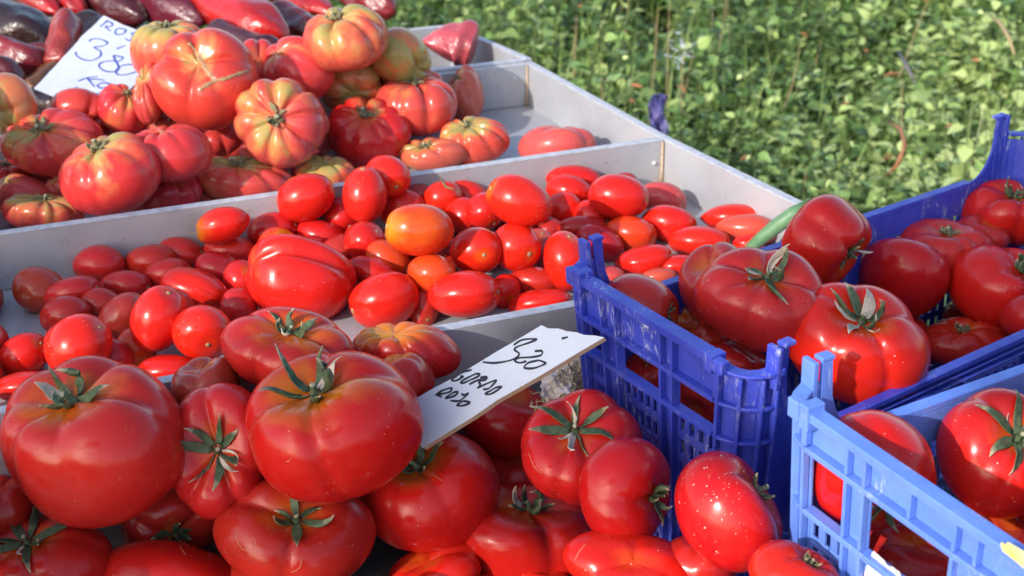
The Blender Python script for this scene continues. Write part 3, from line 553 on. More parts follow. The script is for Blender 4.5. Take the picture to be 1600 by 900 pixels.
    ('r10', 'plum', 'plum', (0.1001, 1.4013, -0.0479), 0.029, 0.0196, -32.0, (0.75, -0.55, 0.3), 'K', 0.05, 'd', 0, 'plum tomato with a dark green stem end pointing at the crate'),
    ('r11', 'plum', 'plum', (0.2133, 1.4078, -0.0491), 0.0357, 0.0182, -4.0, (1.0, 0.0, 0.25), 'S', 0.05, '-', 0, 'long sunlit plum tomato right of centre of the right group'),
    ('r12', 'plum', 'plum', (0.2592, 1.4734, -0.0459), 0.0365, 0.0165, 0.0, (1.0, 0.0, 0.2), 'S', 0.05, '-', 0, 'plum tomato by the outer tray side, upper one of a pair'),
    ('r13', 'plum', 'plum', (0.2708, 1.4328, -0.0437), 0.0356, 0.0178, -6.0, (1.0, 0.0, 0.2), 'P', 0.05, '-', 0, 'plum tomato by the outer tray side, lower one of a pair'),
    ('r14', 'plum', 'plum', (0.1455, 1.3568, -0.0504), 0.0325, 0.017, 12.0, (0.95, 0.2, 0.25), 'S', 0.05, '-', 0, 'flattish plum tomato with a crescent of sun, above the crate side'),
    ('r15', 'plum', 'plum', (0.1832, 1.3509, -0.054), 0.024, 0.0127, 5.0, (1.0, 0.0, 0.2), 'S', 0.05, '-', 0, 'plum tomato just left of the huge one in the dark blue crate'),
    ('r16', 'plum', 'plum', (0.0425, 1.4469, -0.0512), 0.0191, 0.0162, 0.0, (0.4, -0.5, 0.6), 'D', 0.05, '-', 0, 'tiny shaded plum tomato below the right of the largest one'),
    ('r17', 'plum', 'plum', (0.0331, 1.3867, -0.0495), 0.0182, 0.0248, 10.0, (0.2, 0.7, 0.5), 'P', 0.05, '-', 0, 'narrow shaded plum tomato left of the upright bright one'),
    ('r18', 'plum', 'plum', (0.1054, 1.3247, -0.0544), 0.018, 0.0118, -10.0, (0.9, -0.1, 0.3), 'P', 0.05, '-', 0, 'dull plum tomato end showing behind the crate corner post'),
    ('r19', 'plum', 'plum', (0.1586, 1.3288, -0.0563), 0.0209, 0.0097, 4.0, (1.0, 0.1, 0.2), 'P', 0.05, '-', 0, 'flat plum tomato sliver above the tray front inside the crate view'),
    ('r20', 'plum', 'plum', (0.268, 1.3999, -0.0473), 0.0183, 0.01, 0.0, (1.0, 0.0, 0.2), 'S', 0.05, '-', 0, 'small plum tomato touching the green leek leaf'),
    ('s1', 'rosa', 'rosa', (-0.6294, 1.6207, 0.0464), 0.0368, 0.04, 0.0, (-0.4, -0.3, 0.5), 'G', 0.6, '-', 6, 'pale green and pink tomato at the left border beside the price card'),
    ('s2', 'rosa', 'rosa', (-0.5711, 1.5902, 0.008), 0.062, 0.0445, -4.0, (-0.05, 0.6, 0.75), 'K', 0.45, 'd', 10, 'ribbed red tomato with a green right shoulder, second from the left border'),
    ('s3', 'rosa', 'rosa', (-0.4634, 1.4621, 0.0129), 0.0584, 0.0503, -5.0, (-0.28, 0.75, 0.5), 'K', 0.42, 'd', 7, 'plump pink-red tomato with a lime green spot, in front of the price card'),
    ('s4', 'rosa', 'rosa', (-0.4063, 1.5161, 0.0205), 0.0502, 0.038, -16.0, (-0.25, 0.85, 0.3), 'K', 0.1, 'c', 9, 'finely pleated deep red tomato below the cracked one'),
    ('s5', 'rosa', 'rosa', (-0.4198, 1.5408, -0.0377), 0.0414, 0.032, -8.0, (0.3, 0.7, 0.5), 'K', 0.1, '-', 8, 'ribbed red tomato low by the divider, right of the lime spotted one'),
    ('s6', 'rosa', 'rosa', (-0.4971, 1.6546, 0.0291), 0.032, 0.0354, 10.0, (0.4, 0.75, 0.5), 'K', 0.3, 'd', 9, 'small orange-red tomato below the lower corner of the price card'),
    ('s7', 'rosa', 'rosa', (-0.4456, 1.7058, 0.0921), 0.048, 0.0439, -8.0, (0.05, 0.85, 0.45), 'O', 0.75, 'd', 8, 'orange and green ribbed tomato with a light stem, left of the cracked one'),
    ('s7b', 'rosa', 'rosa', (-0.4567, 1.6391, 0.0558), 0.0204, 0.0407, 0.0, (-0.3, 0.5, 0.6), 'O', 0.4, '-', 12, 'narrow ribbed orange tomato squeezed under the green stemmed one'),
    ('s8', 'rosa', 'rosa', (-0.3834, 1.6332, 0.0749), 0.0664, 0.064, 8.0, (0.0, 0.25, 0.95), 'K', 0.12, 'x', 4, 'large red tomato with corky brown cracks on top of the far heap'),
    ('s9', 'rosa', 'rosa', (-0.3381, 1.5818, -0.0388), 0.0645, 0.0308, -6.0, (0.0, 0.75, 0.6), 'O', 0.6, 'd', 10, 'greenish ribbed tomato lying low against the divider under the stem facing one'),
    ('s10', 'rosa', 'rosa', (-0.558, 1.4845, -0.0438), 0.0487, 0.0243, 2.0, (0.15, 0.85, 0.4), 'O', 0.7, 'd', 13, 'orange deeply ribbed tomato with a green shoulder, low at the left by the divider'),
    ('s11', 'rosa', 'rosa', (-0.6043, 1.5463, -0.044), 0.0398, 0.0246, -6.0, (-0.6, 0.6, 0.4), 'P', 0.2, '-', 8, 'dull ribbed tomato behind the orange deeply ribbed one'),
    ('s12', 'rosa', 'rosa', (-0.6448, 1.6093, -0.0447), 0.0337, 0.0234, 0.0, (0.1, 0.8, 0.5), 'K', 0.2, 'd', 8, 'tomato with a dried calyx at the left border of the far heap'),
    ('s13', 'rosa', 'rosa', (-0.5577, 1.556, -0.0384), 0.0182, 0.0171, 0.0, (-0.3, 0.6, 0.5), 'P', 0.2, '-', 7, 'small pink tomato in the gap left of the lime spotted one'),
    ('s14', 'rosa', 'rosa', (-0.2874, 1.5966, 0.0292), 0.0564, 0.0556, 0.0, (0.0, 0.0, 1.0), 'O', 0.42, 'D', 9, 'orange-red ribbed tomato with its dried stem facing straight out'),
    ('s15', 'rosa', 'rosa', (-0.2861, 1.7438, 0.0576), 0.0511, 0.0426, -38.0, (-0.5, 0.4, 0.4), 'O', 0.3, '-', 5, 'orange-red tomato with a large curved shadow, right of the cracked one'),
    ('s16', 'rosa', 'rosa', (-0.219, 1.742, 0.1005), 0.0556, 0.0489, -10.0, (-0.25, 0.8, 0.5), 'O', 0.65, 'd', 8, 'orange and green tomato with the tallest green stem, at the top of the heap'),
    ('s17', 'rosa', 'rosa', (-0.1918, 1.7166, -0.0225), 0.0565, 0.0497, -14.0, (-0.05, 0.62, 0.75), 'R', 0.12, 'D', 9, 'bright red ribbed tomato with an olive calyx in the middle of the far heap'),
    ('s18', 'rosa', 'rosa', (-0.153, 1.8074, 0.0568), 0.0422, 0.0387, -35.0, (0.7, -0.5, 0.3), 'G', 0.8, '-', 4, 'olive green and pink tomato right of the one with the tallest stem'),
    ('s19', 'rosa', 'rosa', (-0.1312, 1.7693, -0.0007), 0.056, 0.0437, -6.0, (0.0, 0.9, 0.35), 'O', 0.28, 'd', 8, 'orange-red ribbed tomato with a flat stem stub on top, right of centre'),
    ('s20', 'rosa', 'rosa', (-0.0697, 1.9113, -0.0302), 0.0292, 0.0452, 14.0, (-0.6, 0.75, 0.3), 'P', 0.25, 'd', 6, 'narrow pink tomato at the right flank of the heap by the bare tray'),
    ('s21', 'rosa', 'rosa', (-0.05, 1.7243, -0.0359), 0.0476, 0.0341, -4.0, (-0.3, 0.75, 0.55), 'O', 0.55, 'd', 11, 'flat orange ribbed tomato resting on the tray floor at the right end'),
    ('s22', 'rosa', 'rosa', (-0.1039, 1.696, -0.045), 0.0477, 0.023, -2.0, (-0.3, 0.6, 0.6), 'P', 0.35, 'd', 7, 'pale two-lobed pinkish tomato low between the red ribbed and the flat orange one'),
    ('s23', 'rosa', 'rosa', (-0.2224, 1.7895, 0.0195), 0.0425, 0.0348, 10.0, (0.3, -0.5, 0.5), 'G', 0.5, '-', 6, 'shaded olive tomato deep in the middle of the far heap'),
    ('s24', 'rosa', 'rosa', (-0.2405, 1.6185, -0.0437), 0.0414, 0.0245, 0.0, (0.0, 0.7, 0.5), 'O', 0.7, '-', 9, 'yellow-orange tomato at the divider behind the tilted plum tomato'),
    ('s25', 'rosa', 'rosa', (-0.3462, 1.7713, 0.0481), 0.0299, 0.0436, 0.0, (0.3, 0.3, 0.6), 'K', 0.1, '-', 3, 'red tomato sliver between the cracked one and the orange-red shadowed one'),
    ('s26', 'rosa', 'rosa', (0.0602, 1.7179, -0.04), 0.0524, 0.0289, 0.0, (0.15, 0.9, 0.2), 'P', 0.1, 'c', 5, 'single pink tomato alone on the bare right part of the far tray'),
    ('s27', 'rosa', 'rosa', (-0.381, 1.6897, -0.033), 0.0372, 0.0372, 0.0, (0.3, -0.5, 0.5), 'K', 0.1, '-', 6, 'shaded tomato behind the stem facing one, right of the finely pleated one'),
    ('s28', 'rosa', 'rosa', (-0.5564, 1.6602, 0.0205), 0.0416, 0.0336, 0.0, (0.1, -0.6, 0.5), 'K', 0.1, '-', 6, 'shaded tomato under the lower edge of the price card'),
    ('s29', 'rosa', 'rosa', (-0.1914, 1.8453, 0.0197), 0.0332, 0.0477, 0.0, (0.1, -0.6, 0.5), 'O', 0.1, '-', 6, 'orange sliver of tomato below the one with the tallest stem'),
    ('c3', 'dark', 'beef', (0.1087, 1.0272, 0.0527), 0.0359, 0.0272, -18.0, (0.85, -0.2, 0.3), 'D', 0.08, 's', 2, 'smooth round tomato in the far left corner of the dark blue crate'),
    ('c16', 'dark', 'beef', (0.1634, 1.0246, -0.0331), 0.0257, 0.0269, 0.0, (-0.3, -0.4, 0.5), 'D', 0.04, '-', 2, 'tomato seen through the third opening of the dark blue crate'),
    ('c15', 'dark', 'beef', (0.1249, 1.0412, -0.0116), 0.0281, 0.0253, 0.0, (-0.5, 0.4, 0.5), 'D', 0.04, 'd', 2, 'tomato with a pale dried sepal behind the middle opening of the dark blue crate'),
    ('c13', 'dark', 'beef', (0.1698, 1.0781, 0.0012), 0.0332, 0.0221, -30.0, (-0.5, 0.4, 0.5), 'D', 0.08, '-', 2, 'small tomato between the smooth corner one and the huge one in the dark blue crate'),
    ('c12', 'dark', 'beef', (0.1949, 1.0325, -0.0032), 0.0294, 0.018, -8.0, (0.3, 0.8, 0.3), 'D', 0.04, '-', 2, 'tomato rim just above the front corner of the dark blue crate'),
    ('c2', 'dark', 'beef', (0.1804, 1.0739, 0.0519), 0.0327, 0.0366, 20.0, (-0.5, 0.7, 0.3), 'D', 0.06, '-', 2, 'partly hidden tomato leaning behind the left of the huge flat one'),
    ('c1', 'dark', 'beef', (0.2067, 1.0129, 0.0679), 0.055, 0.0438, -8.0, (0.0, 0.72, 0.62), 'D', 0.05, 'U', 5, 'huge flat red tomato with an upright star calyx in the dark blue crate'),
    ('c4', 'dark', 'beef', (0.2909, 1.147, 0.0599), 0.0404, 0.0463, -18.0, (0.55, -0.5, 0.3), 'R', 0.04, 's', 3, 'upended tomato with a pinched lower lobe leaning in the dark blue crate'),
    ('c8', 'dark', 'beef', (0.5281, 1.3274, 0.0191), 0.0517, 0.0367, 4.0, (0.0, 0.8, 0.5), 'R', 0.04, 'u', 5, 'lobed tomato by the tall end of the dark blue crate, upper right'),
    ('c7', 'dark', 'beef', (0.4432, 1.261, 0.0063), 0.0523, 0.0314, -6.0, (-0.05, 0.85, 0.4), 'D', 0.04, 'D', 5, 'lobed tomato with a dark coiled calyx in front of the far crate side slots'),
    ('c17', 'dark', 'beef', (0.4884, 1.2885, 0.011), 0.0271, 0.0215, 0.0, (0.2, 0.6, 0.4), 'D', 0.04, '-', 2, 'small lobe of tomato behind the coiled calyx one'),
    ('c6', 'dark', 'beef', (0.3912, 1.2219, -0.011), 0.0448, 0.0391, -10.0, (0.2, 0.7, -0.2), 'R', 0.04, '-', 2, 'smooth shaded tomato without a stem in the middle of the dark blue crate'),
    ('c9', 'dark', 'beef', (0.4892, 1.2091, -0.0143), 0.0559, 0.0419, -8.0, (0.15, 0.72, 0.6), 'R', 0.04, 'u', 5, 'large lobed tomato with a drooping calyx at the right border, in the dark blue crate'),
    ('c10', 'dark', 'beef', (0.4463, 1.1764, -0.0595), 0.0429, 0.0265, -8.0, (-0.35, 0.8, 0.45), 'D', 0.04, 'D', 6, 'tomato with a curled black calyx low beside the sunlit big one'),
    ('c11', 'dark', 'beef', (0.4984, 1.146, -0.0197), 0.0329, 0.0268, 0.0, (0.5, 0.5, 0.3), 'D', 0.04, '-', 2, 'tomato cut by the right border under the large lobed one'),
    ('c5', 'dark', 'beef', (0.2851, 0.987, 0.038), 0.0608, 0.0503, -8.0, (0.08, 0.68, 0.68), 'S', 0.04, 'U', 5, 'big sunlit shiny tomato with ragged calyx bulging over the dark blue crate rim'),
    ('d3', 'light', 'beef', (0.2794, 0.7695, -0.0213), 0.038, 0.0277, 0.0, (0.2, 0.6, 0.4), 'D', 0.04, '-', 3, 'dark shaded tomato low behind the side openings of the light blue crate'),
    ('d5', 'light', 'beef', (0.3422, 0.7968, -0.0236), 0.0358, 0.0248, 0.0, (0.2, 0.6, 0.4), 'D', 0.04, '-', 3, 'dark shaded tomato under the one with the big green star in the light blue crate'),
    ('d1', 'light', 'beef', (0.2404, 0.7566, 0.0624), 0.042, 0.0412, -6.0, (0.2, -0.62, 0.45), 'R', 0.05, 's', 3, 'tomato with its calyx hanging down behind the openings of the light blue crate'),
    ('d2', 'light', 'beef', (0.346, 0.8156, 0.0399), 0.0436, 0.0459, 4.0, (0.16, 0.5, 0.8), 'R', 0.08, 'S', 4, 'tomato with a big green star calyx at the right border, in the light blue crate'),
]
FILLERS = [
    ('plum', (-0.2513, 1.3115, -0.0422), 0.0268),
    ('plum', (0.1355, 1.5742, -0.0471), 0.021),
    ('plum', (0.1222, 1.4977, -0.0427), 0.0263),
    ('plum', (-0.0925, 1.4153, -0.0281), 0.0211),
    ('plum', (-0.5097, 1.131, -0.041), 0.0282),
    ('plum', (-0.12, 1.3836, -0.0469), 0.0213),
    ('plum', (-0.0096, 1.4893, -0.0429), 0.026),
    ('plum', (-0.3382, 1.1876, -0.0261), 0.0222),
    ('plum', (-0.0287, 1.3743, -0.0448), 0.0238),
    ('plum', (-0.302, 1.178, -0.0449), 0.0237),
    ('plum', (-0.5521, 1.1665, -0.0219), 0.0246),
    ('plum', (0.1103, 1.5435, -0.0467), 0.0216),
    ('plum', (-0.355, 1.2219, -0.0456), 0.0229),
    ('plum', (0.0219, 1.5236, -0.0464), 0.0218),
    ('plum', (-0.1878, 1.3207, -0.0468), 0.0214),
    ('plum', (-0.0909, 1.2869, -0.0441), 0.0246),
    ('plum', (-0.0968, 1.4521, -0.0464), 0.0219),
    ('plum', (-0.4257, 1.1397, -0.0451), 0.0234),
    ('plum', (0.3183, 1.2927, -0.0447), 0.0238),
    ('plum', (-0.488, 1.0128, -0.0448), 0.0237),
    ('plum', (-0.4912, 1.0898, -0.0471), 0.0211),
    ('plum', (0.0098, 1.4153, -0.0467), 0.0216),
    ('plum', (0.055, 1.3456, -0.0454), 0.023),
    ('plum', (-0.2495, 1.0568, -0.0469), 0.0213),
    ('plum', (-0.5702, 1.1098, -0.0412), 0.028),
    ('plum', (-0.1684, 1.4061, -0.0462), 0.0221),
    ('plum', (-0.132, 1.2697, -0.0461), 0.0223),
    ('plum', (-0.5473, 1.2144, -0.0172), 0.0273),
    ('plum', (-0.3766, 1.0073, -0.0446), 0.024),
    ('plum', (0.0189, 1.448, -0.0184), 0.0266),
    ('plum', (-0.6406, 1.2487, -0.0456), 0.0228),
    ('plum', (-0.5257, 1.0635, -0.02), 0.0257),
    ('plum', (-0.0967, 1.1385, -0.0467), 0.0215),
    ('plum', (-0.5797, 1.2251, -0.046), 0.0224),
    ('plum', (0.1392, 1.2332, -0.0453), 0.0231),
    ('plum', (-0.0158, 1.1621, -0.045), 0.0236),
    ('plum', (-0.5537, 1.2607, -0.0463), 0.022),
    ('plum', (-0.2277, 1.3656, -0.0468), 0.0215),
    ('plum', (-0.0206, 1.3357, -0.0283), 0.021),
    ('plum', (-0.1184, 1.1049, -0.0463), 0.022),
    ('plum', (0.2606, 1.2902, -0.0472), 0.0209),
    ('plum', (0.0727, 1.1843, -0.0449), 0.0237),
    ('plum', (0.1864, 1.2367, -0.0412), 0.028),
    ('plum', (-0.0455, 1.2658, -0.0451), 0.0234),
    ('plum', (-0.5529, 0.9345, -0.047), 0.0212),
    ('plum', (-0.0983, 1.3496, -0.0157), 0.0281),
    ('plum', (0.0982, 1.2172, -0.0458), 0.0226),
    ('plum', (-0.5925, 1.257, -0.0262), 0.0222),
    ('plum', (-0.6155, 1.1142, -0.0188), 0.0264),
    ('plum', (0.0306, 1.1605, -0.047), 0.0212),
    ('rosa', (-0.5229, 1.6697, -0.0321), 0.0387),
    ('rosa', (-0.2715, 1.7416, -0.0325), 0.0382),
    ('rosa', (-0.4204, 1.5977, -0.0366), 0.0335),
    ('rosa', (-0.3183, 1.6956, 0.0152), 0.0341),
    ('rosa', (-0.3897, 1.7143, 0.0631), 0.0333),
    ('rosa', (-0.1277, 1.8691, -0.0382), 0.0315),
    ('rosa', (-0.3361, 1.7452, -0.0356), 0.0346),
    ('rosa', (-0.7623, 1.5436, 0.0295), 0.0402),
    ('rosa', (-0.6455, 1.4636, -0.0316), 0.0392),
    ('rosa', (-0.4488, 1.6622, 0.007), 0.0306),
    ('rosa', (-0.6127, 1.3843, -0.0354), 0.0348),
    ('rosa', (-0.4228, 1.728, -0.0382), 0.0315),
    ('rosa', (-0.1722, 1.8277, -0.0378), 0.032),
    ('rosa', (-0.4835, 1.5815, -0.0356), 0.0346),
    ('rosa', (-0.3227, 1.6445, -0.0359), 0.0343),
    ('rosa', (-0.6467, 1.5047, 0.0583), 0.032),
    ('rosa', (-0.7072, 1.5698, -0.0345), 0.0359),
    ('rosa', (-0.4736, 1.5188, -0.0359), 0.0342),
    ('rosa', (-0.5928, 1.6359, -0.0371), 0.0328),
    ('rosa', (-0.2205, 1.7966, -0.0383), 0.0314),
    ('rosa', (-0.6901, 1.559, 0.0841), 0.0387),
    ('rosa', (-0.2949, 1.7908, 0.0125), 0.033),
    ('rosa', (-0.209, 1.8214, 0.077), 0.0369),
    ('rosa', (-0.6492, 1.427, 0.0297), 0.0403),
    ('rosa', (-0.6851, 1.5435, 0.0194), 0.0359),
    ('rosa', (-0.7071, 1.4661, 0.0089), 0.0315),
    ('rosa', (-0.3798, 1.7434, 0.0066), 0.0305),
    ('rosa', (-0.6198, 1.3616, 0.0836), 0.0386),
    ('rosa', (-0.6809, 1.4281, 0.0957), 0.0417),
    ('rosa', (-0.266, 1.66, 0.007), 0.0307),
    ('rosa', (-0.4517, 1.7169, 0.007), 0.0307),
    ('rosa', (-0.1271, 1.8364, 0.0076), 0.0309),
    ('rosa', (-0.7292, 1.5055, -0.0345), 0.0359),
    ('rosa', (-0.7388, 1.4717, 0.0778), 0.0371),
    ('rosa', (-0.7832, 1.5404, -0.0377), 0.0322),
    ('beef', (0.088, 0.8101, -0.0885), 0.0347),
    ('beef', (0.0504, 0.7426, -0.1359), 0.0401),
    ('beef', (-0.1713, 0.9507, -0.1339), 0.0424),
    ('beef', (0.0534, 0.68, -0.0778), 0.0392),
    ('beef', (-0.4573, 0.8678, -0.0694), 0.0428),
    ('beef', (0.1466, 0.6775, -0.1369), 0.039),
    ('beef', (-0.0335, 0.8204, -0.1398), 0.0356),
    ('beef', (-0.0853, 1.028, -0.136), 0.04),
    ('beef', (-0.4223, 0.8302, -0.1391), 0.0364),
    ('beef', (0.121, 0.7332, -0.0789), 0.0387),
    ('beef', (0.1155, 0.6259, 0.0006), 0.0443),
    ('beef', (-0.1421, 0.8482, -0.1394), 0.036),
    ('beef', (-0.1245, 1.0184, -0.078), 0.0391),
    ('beef', (-0.2163, 0.976, -0.0874), 0.0351),
    ('beef', (-0.2304, 0.7842, -0.1348), 0.0415),
    ('beef', (0.0224, 0.6435, -0.0269), 0.0372),
    ('beef', (0.0359, 0.815, -0.1407), 0.0345),
    ('beef', (-0.4606, 0.7732, -0.0815), 0.0376),
    ('beef', (0.1581, 0.6311, -0.0841), 0.0365),
    ('beef', (-0.0053, 0.7438, -0.0707), 0.0422),
    ('beef', (-0.2921, 0.7453, -0.1352), 0.041),
    ('beef', (-0.1705, 0.9707, -0.0308), 0.0361),
    ('beef', (-0.211, 0.8931, -0.1403), 0.0349),
    ('beef', (-0.3347, 0.8004, -0.1378), 0.0379),
    ('beef', (-0.4356, 0.8338, -0.0047), 0.0429),
    ('beef', (-0.5084, 0.8561, -0.1368), 0.039),
    ('beef', (-0.165, 0.7428, -0.0661), 0.0442),
    ('beef', (0.1515, 0.6897, -0.0374), 0.0344),
    ('beef', (-0.0772, 0.7549, -0.1381), 0.0376),
    ('beef', (-0.0059, 0.6217, -0.1312), 0.0456),
    ('beef', (-0.3713, 0.7142, -0.0603), 0.0467),
    ('beef', (-0.4364, 0.7306, -0.0199), 0.039),
    ('beef', (-0.5271, 0.8199, -0.0224), 0.0383),
    ('beef', (-0.0225, 0.7013, -0.1324), 0.0442),
    ('dark', (0.2339, 1.0802, 0.0147), 0.0308),
    ('dark', (0.4874, 1.2882, -0.0876), 0.0266),
    ('dark', (0.4102, 1.2114, -0.0765), 0.0313),
    ('dark', (0.339, 1.1645, -0.0269), 0.032),
    ('dark', (0.3019, 1.0601, -0.0117), 0.0359),
    ('dark', (0.5083, 1.2412, -0.08), 0.0298),
    ('dark', (0.5428, 1.1701, -0.0823), 0.0288),
    ('dark', (0.2789, 1.1282, -0.0249), 0.0325),
    ('dark', (0.563, 1.1859, 0.0091), 0.0297),
    ('dark', (0.3364, 1.1046, -0.0386), 0.0289),
    ('dark', (0.3533, 1.1793, -0.0793), 0.0301),
    ('dark', (0.4962, 1.2737, -0.0373), 0.0293),
    ('dark', (0.5431, 1.2115, -0.0433), 0.0277),
    ('dark', (0.1751, 1.0647, -0.0476), 0.0266),
    ('dark', (0.3769, 1.2133, -0.127), 0.0271),
    ('dark', (0.4569, 1.235, -0.0834), 0.0284),
    ('dark', (0.5443, 1.1922, -0.1272), 0.0268),
    ('light', (0.443, 0.8519, 0.0303), 0.0321),
    ('light', (0.5005, 0.8128, 0.0295), 0.0317),
    ('light', (0.3909, 0.8255, -0.0175), 0.0324),
    ('light', (0.3909, 0.653, -0.0178), 0.032),
    ('light', (0.3806, 0.7491, 0.0293), 0.0316),
    ('light', (0.445, 0.8064, 0.0922), 0.0356),
    ('light', (0.3989, 0.713, 0.0836), 0.0334),
    ('light', (0.5062, 0.7319, 0.0478), 0.0395),
    ('light', (0.3561, 0.6814, 0.0333), 0.0333),
    ('light', (0.5288, 0.8782, 0.0478), 0.0395),
    ('light', (0.4041, 0.7444, -0.0199), 0.0295),
    ('light', (0.5229, 0.8705, -0.019), 0.0306),
    ('light', (0.5071, 0.8199, 0.0937), 0.036),
    ('light', (0.4957, 0.7365, -0.0164), 0.0336),
    ('light', (0.4848, 0.6743, 0.0227), 0.0288),
    ('light', (0.3211, 0.7034, -0.0181), 0.0316),
    ('light', (0.4253, 0.6533, 0.038), 0.0353),
    ('light', (0.5919, 0.7647, -0.0149), 0.0354),
    ('light', (0.4385, 0.7326, 0.0373), 0.035),
    ('light', (0.3242, 0.6223, -0.0169), 0.0331),
    ('light', (0.5611, 0.8267, -0.0183), 0.0314),
    ('light', (0.4584, 0.8101, -0.0193), 0.0303),
    ('light', (0.3321, 0.6277, 0.0789), 0.0322),
    ('light', (0.4414, 0.6891, -0.0173), 0.0326),
    ('light', (0.454, 0.7385, 0.1032), 0.0385),
    ('light', (0.4632, 0.8663, 0.083), 0.0332),
]
SEEDS = {}
CALSEED = {}
# shade outlines wanted at tray rim level; the added sheets are cut to them
SHADE1 = [(-1.0, .93), (-.45, .95), (-.3, 1.04), (-.2, 1.07), (-.12, 1.06), (-.06, 1.045), (-.03, 1.10), (.05, 1.15), (.15, 1.20), (.3, 1.27), (.45, 1.40), (.62, 1.52), (1.2, 1.8), (1.6, 1.4), (1.3, 1.0),
          (.5, .935), (.42, .918), (.405, 1.03), (.34, 1.04), (.27, 1.03), (.25, .95), (.255, .87), (.20, .84), (.17, .83), (.13, .79), (.10, .765), (.03, .762), (-.05, .74), (-.2, .735), (-.25, .72), (-.5, .70), (-1.0, .68)]
SHADE2 = [(-1.2, 1.06), (-.56, 1.09), (-.5, 1.105), (-.43, 1.10), (-.40, 1.17), (-.39, 1.22), (-.33, 1.25), (-.335, 1.34), (-.36, 1.42), (-.5, 1.40), (-1.2, 1.38)]
# one long cleft running down a side: direction in the row frame, depth, width
CREASE = {'b3': (.12, -.7, .7, .060, .11), 'b1': (-.75, -.5, .4, .075, .14), 'b7': (-.05, -.6, .8, .060, .12), 'b8': (-.5, -.3, .8, .03, .15), 'b10': (-.3, -.6, .7, .055, .14), 'c5': (.35, -.6, .7, .075, .12),
          'c1': (-.4, -.5, .7, .05, .14), 'c4': (-.2, .1, .95, .11, .20), 'c9': (-.2, -.6, .7, .07, .13), 'c8': (-.1, -.6, .7, .08, .13), 'c7': (.25, -.5, .8, .10, .14), 'd2': (-.4, -.6, .7, .04, .14), 'd1': (-.2, .7, .6, .05, .14),
          'b4': (-.5, -.6, .6, .09, .15), 'b2': (.4, -.9, .1, .05, .12), 'b13': (.3, -.6, .7, .05, .14), 'b19': (.3, -.7, .6, .06, .14), 's3': (-.1, -.6, .8, .03, .06), 's8': (.5, -.5, .7, .06, .2), 's19': (.3, -.6, .7, .05, .15),
          'q14': (.1, -.2, .9, .02, .2), 'q17': (.1, -.2, .9, .015, .2), 'r14': (.1, .3, .9, .04, .2), 'p13': (.1, .3, .9, .03, .2)}
